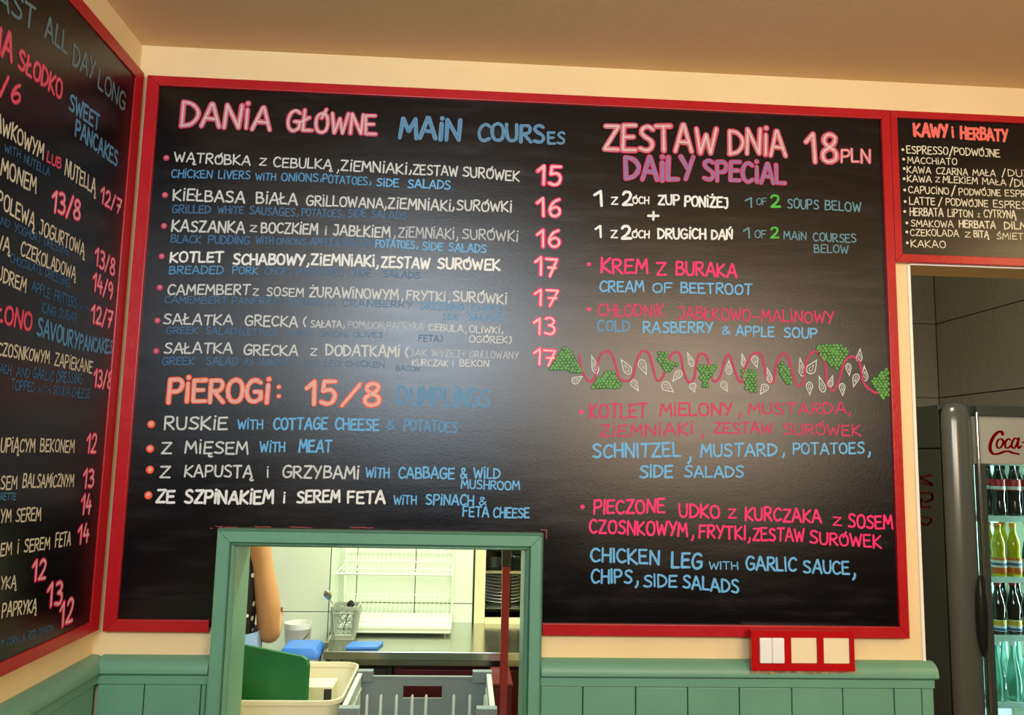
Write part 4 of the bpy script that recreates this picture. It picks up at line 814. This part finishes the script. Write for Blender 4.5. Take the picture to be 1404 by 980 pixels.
pel = v(cx_, ay, .90, (.15, .11)); be = v(cx_, ay, 1.05, (.125, .09)); chs = v(cx_, ay+.01, 1.24, (.14, .10)); uc = v(cx_, ay+.01, 1.37, (.12, .08)); nk = v(cx_, ay+.01, 1.46, .052); nk2 = v(cx_, ay+.02, 1.52, .05)
rs = v(shd.x-.012, ay, 1.385, .052); ra = v(shd.x+.012, ay+.005, 1.27, .040); rb = v(el.x-.003, ay+.01, 1.15, .043); re = v(el.x, ay+.02, el.z, .038); rf = v(el.x-.010, ay+.11, el.z+.004, .036); rw = v(el.x-.030, ay+.25, el.z+.022, .025)
ls = v(cx_-.17, ay, 1.385, .052); lb = v(cx_-.20, ay+.01, 1.2, .042); le = v(cx_-.21, ay+.03, 1.09, .037); lf = v(cx_-.17, ay+.12, 1.08, .036); lw = v(cx_-.09, ay+.27, 1.10, .024)
legs = []
for s in (-1, 1):
    h_ = v(cx_+s*.085, ay, .84, .085); kn = v(cx_+s*.09, ay+.01, .47, .056); cf = v(cx_+s*.09, ay-.01, .33, .052); an = v(cx_+s*.09, ay, .09, .036); ft = v(cx_+s*.095, ay+.13, .035, .032); legs += [(pel, h_), (h_, kn), (kn, cf), (cf, an), (an, ft)]
body = skin_mesh('body', P, [(pel, be), (be, chs), (chs, uc), (uc, nk), (nk, nk2), (uc, rs), (rs, ra), (ra, rb), (rb, re), (re, rf), (rf, rw), (uc, ls), (ls, lb), (lb, le), (le, lf), (lf, lw)]+legs, M['skin'], pe)
def hand(w_, d, sgn, nm):
    w_ = Vector(w_); d = Vector(d).normalized(); sd = d.cross(Vector((0, 0, 1))).normalized()*sgn; dn = Vector((0, 0, -1)); pts = [(w_-d*.02, .023), (w_+d*.045, (.034, .016))]; ed = [(0, 1)]
    for k, (off, ln_) in enumerate(((-.027, .062), (-.009, .072), (.010, .068), (.027, .054))):
        p0 = w_+d*.07+sd*off; i = len(pts); pts += [(p0, .0095), (p0+d*ln_*.5+dn*.008, .0085), (p0+d*ln_*.8+dn*.028, .0078), (p0+d*ln_*.9+dn*.045, .007)]; ed += [(1, i), (i, i+1), (i+1, i+2), (i+2, i+3)]
    i = len(pts); p0 = w_+d*.025-sd*.034; pts += [(p0, .011), (p0+d*.03-sd*.012+dn*.012, .0095), (p0+d*.055-sd*.008+dn*.028, .008)]; ed += [(0, i), (i, i+1), (i+1, i+2)]
    return skin_mesh(nm, pts, ed, M['skin'], pe, 0, 1)
hand(P[rw][0], (-.35, .9, .05), 1, 'hand'); hand(P[lw][0], (.25, .9, .1), -1, 'hand')
# head
hc = Vector((cx_, ay+.035, 1.60)); rows = [(-.115, .028, .03), (-.10, .045, .05), (-.07, .060, .072), (-.03, .071, .086), (.01, .077, .094), (.05, .076, .095), (.09, .062, .078), (.112, .038, .045), (.12, .006, .008)]
mb = MB(); vs_ = []; n_ = 20
for z, rx, ry in rows:
    for k in range(n_):
        a = 2*math.pi*k/n_; x = rx*math.cos(a); y = ry*math.sin(a)
        if abs(a-math.pi/2) < .2: y += {-.03: .018, .01: .008, -.07: .006, -.10: .008}.get(z, 0)
        vs_.append(hc+Vector((x, y, z)))
mb.add(vs_, [(i*n_+k, i*n_+(k+1) % n_, (i+1)*n_+(k+1) % n_, (i+1)*n_+k) for i in range(8) for k in range(n_)]+[tuple(range(n_)), tuple(range(8*n_, 9*n_))]); hd = mb.build('head', M['skin'], pe, smooth=True)
for s in (-1, 1):
    MB().lathe([(.001, -.011), (.009, -.008), (.0115, 0), (.009, .008), (.001, .011)], tuple(hc+Vector((s*.03, .082, .008))), 10).build('eye', M['black'], hd, smooth=True)
    MB().tube([hc+Vector((s*.078, 0, -.03)), hc+Vector((s*.084, -.008, .0)), hc+Vector((s*.08, -.004, .025))], [.006, .009, .006]).build('ear', M['skin'], hd, smooth=True)
MB().tube([hc+Vector((-.022, .079, -.062)), hc+Vector((0, .087, -.060)), hc+Vector((.022, .079, -.062))], .004).build('mouth', M['logo'], hd, smooth=True)
rows = [(-.05, .081, .07, -.03), (.0, .088, .088, -.018), (.05, .088, .100, -.01), (.095, .074, .088, -.004), (.125, .045, .05, 0), (.135, .006, .006, 0)]
loops([[hc+Vector((rx*math.cos(2*math.pi*k/n_), ry*math.sin(2*math.pi*k/n_)+dy, z)) for k in range(n_)] for z, rx, ry, dy in rows]).build('hair', M['hair'], pe, smooth=True)
DOT = dots_mat()
T = [((cx_, ay, .93), (.158, .118)), ((cx_, ay, 1.05), (.172, .105)), ((cx_, ay+.01, 1.22), (.185, .115)), ((cx_, ay+.01, 1.355), (.175, .092)), ((cx_+.0, ay+.01, 1.40), (.10, .075))]
skin_mesh('sleeveless_top', T, [(0, 1), (1, 2), (2, 3), (3, 4)], DOT, pe)
T = [((cx_, ay, .96), (.162, .122)), ((cx_, ay, .86), (.165, .125))]; e_ = [(0, 1)]
for s in (-1, 1): i = len(T); T += [((cx_+s*.085, ay, .80), .094), ((cx_+s*.09, ay+.01, .47), .066), ((cx_+s*.09, ay, .10), .056)]; e_ += [(1, i), (i, i+1), (i+1, i+2)]
skin_mesh('trousers', T, e_, M['trousers'], pe)
for s in (-1, 1): skin_mesh('shoe', [((cx_+s*.09, ay-.03, .045), .045), ((cx_+s*.092, ay+.06, .04), .043), ((cx_+s*.096, ay+.15, .033), .034)], [(0, 1), (1, 2)], M['shoe'], pe, 0, 1)
a0 = U(352, 873, 'y', ay-.06); b0 = U(364, 885, 'y', ay-.05)
loops([[Vector((cx_+(.182+o)*math.cos(2*math.pi*k/24), ay+(.128+o)*math.sin(2*math.pi*k/24), z)) for k in range(24)] for z, o in ((.86, .01), (1.0, .003), (1.07, .0))], False).build('apron_band', M['clothb'], pe, smooth=True)
# ------------------------------------------------------------------ back room with the drinks fridge
RX = U(1286, 500, 'y', FARY).x
wb_ = struct('wall_back_room_rear', MB().box(PX+.1, RX+.1, FARY, FARY+.1, 0, ZB), M['grout'])
wr_ = struct('wall_back_room_right', MB().box(RX, RX+.1, WT, FARY, 0, ZB), M['grout'])
z1 = U(1270, 444, 'y', FARY-.005).z; z2 = U(1270, 545, 'y', FARY-.005).z; dz = z1-z2
zs = [z1+dz*k for k in range(-5, 4)]; zs = [z for z in zs if .02 < z < ZB]+[ZB-.001]
tile_row(wb_, lambda s, d, z: (s, FARY-d, z), [RX-.26*k for k in range(5, 0, -1) if RX-.26*k > PX+.1]+[RX-.0055], zs, M['dtile'])
tile_row(wr_, lambda s, d, z: (RX-d, s, z), [FARY-.26*k for k in range(10, 0, -1)]+[FARY-.006], zs, M['dtile'], gap=.006)
# fridge
FY = 1.72; FD = .62
fx0 = U(1296, 700, 'y', FY+.05).x; fzt = U(1325, 551, 'y', FY).z; pcw = (U(1346, 700, 'y', FY).x-fx0); W_ = .68
FX1 = fx0+W_
fr = thing('drinks_fridge', 'tall grey glass-door drinks fridge with red script logo in the back room', 'fridge', (fx0+W_/2, FY+FD/2, 0)); FG, FDK = M['fgrey'], M['fdark']
zsm = U(1275, 615.6, 'y', FY+.3).z
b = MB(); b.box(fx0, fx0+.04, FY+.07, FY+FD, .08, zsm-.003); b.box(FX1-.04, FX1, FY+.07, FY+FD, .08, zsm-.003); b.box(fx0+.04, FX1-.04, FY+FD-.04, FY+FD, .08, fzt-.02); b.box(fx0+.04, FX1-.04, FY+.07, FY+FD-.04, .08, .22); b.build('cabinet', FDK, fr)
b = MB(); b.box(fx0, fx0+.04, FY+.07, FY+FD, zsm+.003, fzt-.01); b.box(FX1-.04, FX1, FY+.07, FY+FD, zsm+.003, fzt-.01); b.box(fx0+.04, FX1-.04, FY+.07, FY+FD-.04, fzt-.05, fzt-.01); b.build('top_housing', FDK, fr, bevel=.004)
for x in (fx0+.06, FX1-.06):
    for y in (FY+.1, FY+FD-.06): MB().lathe([(.02, 0), (.02, .02), (.012, .022), (.012, .079)], (x, y, 0), 12).build('foot', M['black'], fr)
# rounded vertical door pillars, domed at the top
def pillar(x0, x1, nm):
    r = (x1-x0)/2; c = (x0+x1)/2; Ls = []
    arc = [(math.cos(math.radians(a)), math.sin(math.radians(a))) for a in range(180, 361, 12)]
    for z, s in ((.12, 1), (fzt-.09, 1), (fzt-.055, .97), (fzt-.028, .86), (fzt-.01, .66), (fzt, .35)):
        Ls.append([(c+u*r*s, FY+.055+w_*.055*s, z) for u, w_ in arc])
    mb = loops(Ls); return mb.build(nm, FG, fr, smooth=True)
pl = pillar(fx0, fx0+pcw, 'door_pillar'); pillar(FX1-pcw*.4, FX1, 'door_pillar')
MB().box(fx0+.001, fx0+pcw-.001, FY+.0555, FY+.0695, .12, fzt-.03).build('door_gasket', M['black'], fr)
MB().tube([(fx0+pcw+.006, FY+.012, .12), (fx0+pcw+.006, FY+.012, fzt-.045)], .008, 10).build('trim_strip', M['chrome'], fr, smooth=True)
h0 = U(1345, 789, 'y', FY-.02); h1 = U(1345, 901, 'y', FY-.02); hw_ = .024
mb = loops([[(h0.x+hw_*s*math.cos(2*math.pi*k/14), FY-.012+.022*s*math.sin(2*math.pi*k/14), h1.z+(h0.z-h1.z)*f) for k in range(14)] for f, s in ((0, .15), (.08, .55), (.25, .95), (.5, 1.05), (.75, .95), (.92, .55), (1, .15))]); mb.build('handle', M['handle'], fr, smooth=True)
gx0 = U(1351, 700, 'y', FY+.03).x+.0; sx0_ = U(1348, 600, 'y', FY+.03).x
sz1_ = U(1375, 571, 'y', FY+.03).z; sz0_ = U(1375, 636, 'y', FY+.03).z
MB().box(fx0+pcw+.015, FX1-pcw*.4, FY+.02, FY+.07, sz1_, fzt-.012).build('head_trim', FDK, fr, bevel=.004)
MB().box(fx0+pcw+.015, FX1-pcw*.4, FY+.03, FY+.07, sz0_, sz1_-.001).build('sign_panel', M['sign'], fr, bevel=.002)
# script logo strokes on the sign
class Ink3(Ink): pass
def logo(pts_list, F, nm, m, parent, zoff):
    ink = Ink(lambda s, t, l: F(s, t, l))
    for pts, r in pts_list:
        n0_ = len(pts); ps_ = crom(pts, 4); rr = [r*(.45+.75*abs(math.sin(i*.9+.4))) for i in range(len(ps_))]
        rr = [r*1.45*(.5+.6*min(1, abs((ps_[min(i+1, len(ps_)-1)][1]-ps_[max(i-1, 0)][1]))/(1e-6+math.hypot(ps_[min(i+1, len(ps_)-1)][0]-ps_[max(i-1, 0)][0], ps_[min(i+1, len(ps_)-1)][1]-ps_[max(i-1, 0)][1])))) for i in range(len(ps_))]
        for i, p in enumerate(ps_):
            ink.disc(p[0], p[1], rr[i], lin((170, 16, 26)), 0, 8)
            if i:
                q_ = ps_[i-1]; Ln = math.hypot(p[0]-q_[0], p[1]-q_[1]) or 1; nx, ny = -(p[1]-q_[1])/Ln, (p[0]-q_[0])/Ln; b_ = len(ink.v)
                ink.v += [F(q_[0]+nx*rr[i-1], q_[1]+ny*rr[i-1], 0), F(q_[0]-nx*rr[i-1], q_[1]-ny*rr[i-1], 0), F(p[0]-nx*rr[i], p[1]-ny*rr[i], 0), F(p[0]+nx*rr[i], p[1]+ny*rr[i], 0)]; ink.f.append((b_, b_+1, b_+2, b_+3)); ink.c += [lin((170, 16, 26))]*4
    off = wloc(parent); me = bpy.data.meshes.new(nm); me.from_pydata([tuple(v_-off) for v_ in ink.v], [], ink.f); me.materials.append(m); return place(nm, me, parent)
def LG(x, y): q_ = U(1330+x/7, 560+y/7, 'y', FY+.0295); return (q_.x, q_.z)
Fs = lambda s, t, l: Vector((s, FY+.0290, t))
raw = [([(312, 245), (300, 222), (270, 225), (225, 270), (195, 340), (195, 400), (225, 435), (275, 432), (330, 412), (370, 410), (410, 425), (470, 436)], .0052),
       ([(300, 290), (270, 300), (255, 345), (270, 380), (300, 365), (318, 320), (300, 290), (330, 318)], .0034), ([(385, 300), (365, 290), (338, 325), (340, 370), (365, 378), (400, 345)], .0036),
       ([(455, 295), (430, 285), (402, 325), (402, 370), (425, 378), (450, 340), (470, 280), (458, 340), (465, 380), (490, 360)], .0036), ([(500, 325), (535, 318)], .0034),
       ([(660, 245), (650, 222), (620, 225), (580, 270), (555, 340), (560, 385), (590, 395), (630, 370)], .0050), ([(655, 290), (628, 300), (615, 345), (630, 380), (658, 365), (672, 320), (655, 290), (684, 318)], .0034),
       ([(692, 345), (730, 250), (735, 215), (720, 225), (700, 320), (705, 378), (730, 360)], .0034), ([(790, 295), (765, 285), (738, 325), (738, 370), (760, 378), (786, 340), (800, 280), (792, 340), (800, 380), (830, 360)], .0036)]
ink = logo([([LG(*p) for p in pts], r) for pts, r in raw], Fs, 'logo', M['logo'], fr, 0)
# faded vertical logo on the side
SL = lambda px, py: (lambda q_: (q_.y, q_.z))(U(px, py, 'x', fx0-.001))
raw = [([(1277, 651), (1262, 655), (1272, 660), (1278, 665), (1264, 662)], .006), ([(1262, 676), (1276, 676), (1278, 684), (1268, 688)], .006), ([(1264, 684), (1262, 694), (1276, 695)], .006), ([(1264, 708), (1277, 712), (1270, 720), (1263, 716)], .005)]
logo([([SL(*p) for p in pts], r) for pts, r in raw], lambda s, t, l: Vector((fx0-.001, s, t)), 'side_logo', M['sidelogo'], fr, 0)
# interior
ix0, ix1 = fx0+.041, FX1-.041
wz1 = U(1375, 638, 'y', FY+.03).z
b = MB(); b.box(ix0, ix1, FY+FD-.05, FY+FD-.041, .22, wz1); b.box(ix0, ix0+.006, FY+.075, FY+FD-.051, .22, wz1); b.box(ix1-.006, ix1, FY+.075, FY+FD-.051, .22, wz1); b.box(ix0, ix1, FY+.075, FY+FD-.051, wz1, wz1+.01); b.build('liner', M['liner'], fr)
MB().tube([(ix0+.012, FY+.064, .3), (ix0+.012, FY+.064, wz1-.03)], .008, 8).build('lamp_tube', M['lamp'], fr)
MB().tube([(ix1-.012, FY+.064, .3), (ix1-.012, FY+.064, wz1-.03)], .008, 8).build('lamp_tube', M['lamp'], fr)
wx0 = gx0+.012
b = MB(); b.box(fx0+pcw+.015, wx0, FY+.03, FY+.06, .12, sz0_-.001); b.box(FX1-pcw*.4-.03, FX1-pcw*.4, FY+.03, FY+.06, .12, sz0_-.001); b.box(wx0, FX1-pcw*.4-.03, FY+.03, FY+.06, .12, .24)
r_ = .03; cxn, czn = wx0+r_, sz0_-.001-r_
for k in range(5):
    a0_, a1_ = math.radians(90+18*k), math.radians(108+18*k); b.hull([(wx0, FY+.03, sz0_-.001), (cxn+r_*math.cos(a0_), FY+.03, czn+r_*math.sin(a0_)), (cxn+r_*math.cos(a1_), FY+.03, czn+r_*math.sin(a1_))], [(wx0, FY+.06, sz0_-.001), (cxn+r_*math.cos(a0_), FY+.06, czn+r_*math.sin(a0_)), (cxn+r_*math.cos(a1_), FY+.06, czn+r_*math.sin(a1_))])
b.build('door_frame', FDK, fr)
glass = bpy.data.materials.new('clear door glass'); glass.use_nodes = True; nt = glass.node_tree; nt.nodes.remove(nt.nodes['Principled BSDF'])
tr = nt.nodes.new('ShaderNodeBsdfTransparent'); gl = nt.nodes.new('ShaderNodeBsdfGlossy'); gl.inputs['Roughness'].default_value = .03; mxs = nt.nodes.new('ShaderNodeMixShader'); fn = nt.nodes.new('ShaderNodeFresnel'); fn.inputs['IOR'].default_value = 1.35
tr.inputs[0].default_value = (.88, 1, .98, 1); nt.links.new(fn.outputs[0], mxs.inputs[0]); nt.links.new(tr.outputs[0], mxs.inputs[1]); nt.links.new(gl.outputs[0], mxs.inputs[2]); nt.links.new(mxs.outputs[0], nt.nodes['Material Output'].inputs[0])
MB().box(wx0, FX1-pcw*.4-.03, FY+.040, FY+.044, .24, sz0_-.001).build('door_glass', glass, fr)
BY = FY+.115
shp = [U(1380, p, 'y', FY+.085) for p in (707.5, 791, 871, 962.5)]; sth = .016
for q_ in shp:
    MB().box(ix0+.008, ix1-.008, FY+.082, FY+FD-.052, q_.z-.006, q_.z).build('shelf', M['wire'], fr)
    MB().box(ix0+.008, ix1-.008, FY+.076, FY+.0815, q_.z-.024, q_.z+.002).build('shelf_edge', M['shelf'], fr)
for lx, dx in ((ix0+.03, .35), (ix1-.03, -.35)):
    al = bpy.data.lights.new('fridge_glow', 'AREA'); al.shape = 'RECTANGLE'; al.size = .02; al.size_y = 1.3; al.energy = 34; al.color = (.70, 1, .95)
    ao = bpy.data.objects.new('fridge_glow', al); COL.objects.link(ao); ao.parent = fr; ao.location = Vector((lx, FY+.062, 1.0))-wloc(fr); ao.rotation_euler = Vector((dx, .9, 0)).to_track_quat('-Z', 'Y').to_euler()
cola_prof = [(.001, 0), (.027, 0), (.030, .006), (.030, .03), (.0265, .06), (.0265, .075), (.030, .105), (.0295, .125), (.022, .155), (.0135, .185), (.0125, .205), (.0145, .208), (.0145, .213)]
wavy = [(.001, 0), (.029, 0), (.031, .006), (.031, .07), (.0265, .095), (.030, .125), (.0265, .15), (.019, .17), (.0135, .19), (.013, .205), (.0145, .208), (.0145, .212)]
slim = [(.001, 0), (.028, 0), (.031, .008), (.031, .085), (.026, .115), (.018, .15), (.0135, .175), (.0125, .2), (.0145, .203), (.0145, .208)]
def bottle(name, label, cat, prof, h, m, lz0_, lz1_, lm, cap, grp, extra=None):
    k = h/.22; o = thing(name, label, cat, (0, 0, 0), grp)
    MB().lathe([(r*k if False else r, z*k) for r, z in prof], (0, 0, 0), 18).build('glass', m, o, smooth=True)
    rl = (max([r for r, z in prof if lz0_-.012 <= z <= lz1_+.012] or [.03])+.0006) if lm else 0
    lb = None
    if lm:
        lb = MB().lathe([(rl, lz0_*k), (rl+.0002, lz0_*k+.001), (rl+.0002, lz1_*k-.001), (rl, lz1_*k)], (0, 0, 0), 18).build('label_band', lm, o, smooth=True)
        if extra:
            for z0_, z1_, em in extra: MB().lathe([(rl+.0004, z0_*k), (rl+.0006, z0_*k+.0005), (rl+.0006, z1_*k-.0005), (rl+.0004, z1_*k)], (0, 0, 0), 18).build('label_print', em, lb, smooth=True)
    MB().lathe([(.015, .208*k), (.0155, .21*k), (.0155, .222*k), (.013, .2245*k), (.001, .2245*k)], (0, 0, 0), 14).build('cap', cap, o, smooth=True)
    return o
def emblem(lb, F, m):     # small blue lettering swirl printed on a label
    pass
ords = ['leftmost', 'second from the left', 'third from the left', 'fourth from the left']
def shelf_row(nm, what, shelfname, q_, xs_px, hh, maker):
    proto = None
    for dpt in range(2):
        for i, px in enumerate(xs_px):
            xx = U(px, q_[1], 'y', BY).x; loc = (xx+dpt*.004, BY+dpt*.075, q_[0]+.0008)
            lab = '%s, %s on %s shelf%s' % (what, ords[i], shelfname, '' if dpt == 0 else ', back row')
            if proto is None: proto = maker(lab); proto.location = loc
            else: copy_tree(proto, loc, lab)
xs4 = (1369.5, 1390.5, 1411.5, 1432)
sh = lambda i, p: shp[i].z
htop = lambda i, p: (U(1380, p, 'y', BY).z-shp[i].z)/1.02
shelf_row('a', 'dark cola bottle with red label', 'top', (shp[0].z, 690), xs4, 0, lambda lab: bottle('soda_bottle', lab, 'bottle', cola_prof, htop(0, 633), M['cola'], .105, .150, M['lred'], M['capr'], 'cola bottles on the top fridge shelf', [(.108, .122, M['lwhite'])]))
shelf_row('b', 'yellow orangeade bottle', 'second', (shp[1].z, 770), xs4[:2], 0, lambda lab: bottle('soda_bottle', lab, 'bottle', wavy, htop(1, 717), M['orange'], .012, .078, M['lorange'], M['capo'], 'orangeade bottles on the second fridge shelf', [(.038, .068, M['lwhite']), (.046, .058, M['lblue'])]))
for i, px in enumerate(xs4[2:]):
    o = bottle('soda_bottle', 'green soda bottle, %s on the second fridge shelf' % ('beside the orangeade' if i == 0 else 'farther right'), 'bottle', slim, htop(1, 714), M['gbottle'], .02, .07, M['lwhite'], M['capr'], 'green bottles on the second fridge shelf'); o.location = (U(px, 770, 'y', BY).x, BY, shp[1].z+.0008)
shelf_row('c', 'dark bottle with white and yellow label', 'third', (shp[2].z, 850), xs4, 0, lambda lab: bottle('soda_bottle', lab, 'bottle', cola_prof, htop(2, 797), M['cola'], .015, .062, M['lwhite'], M['capr'], 'dark bottles on the third fridge shelf', [(.018, .028, M['lblue']), (.04, .06, M['lyel'])]))
shelf_row('d', 'empty pale glass bottle', 'bottom', (shp[3].z, 930), xs4, 0, lambda lab: bottle('water_bottle', lab, 'bottle', slim, htop(3, 878), M['clearb'], 0, 0, None, M['wplast'], 'pale bottles on the bottom fridge shelf'))
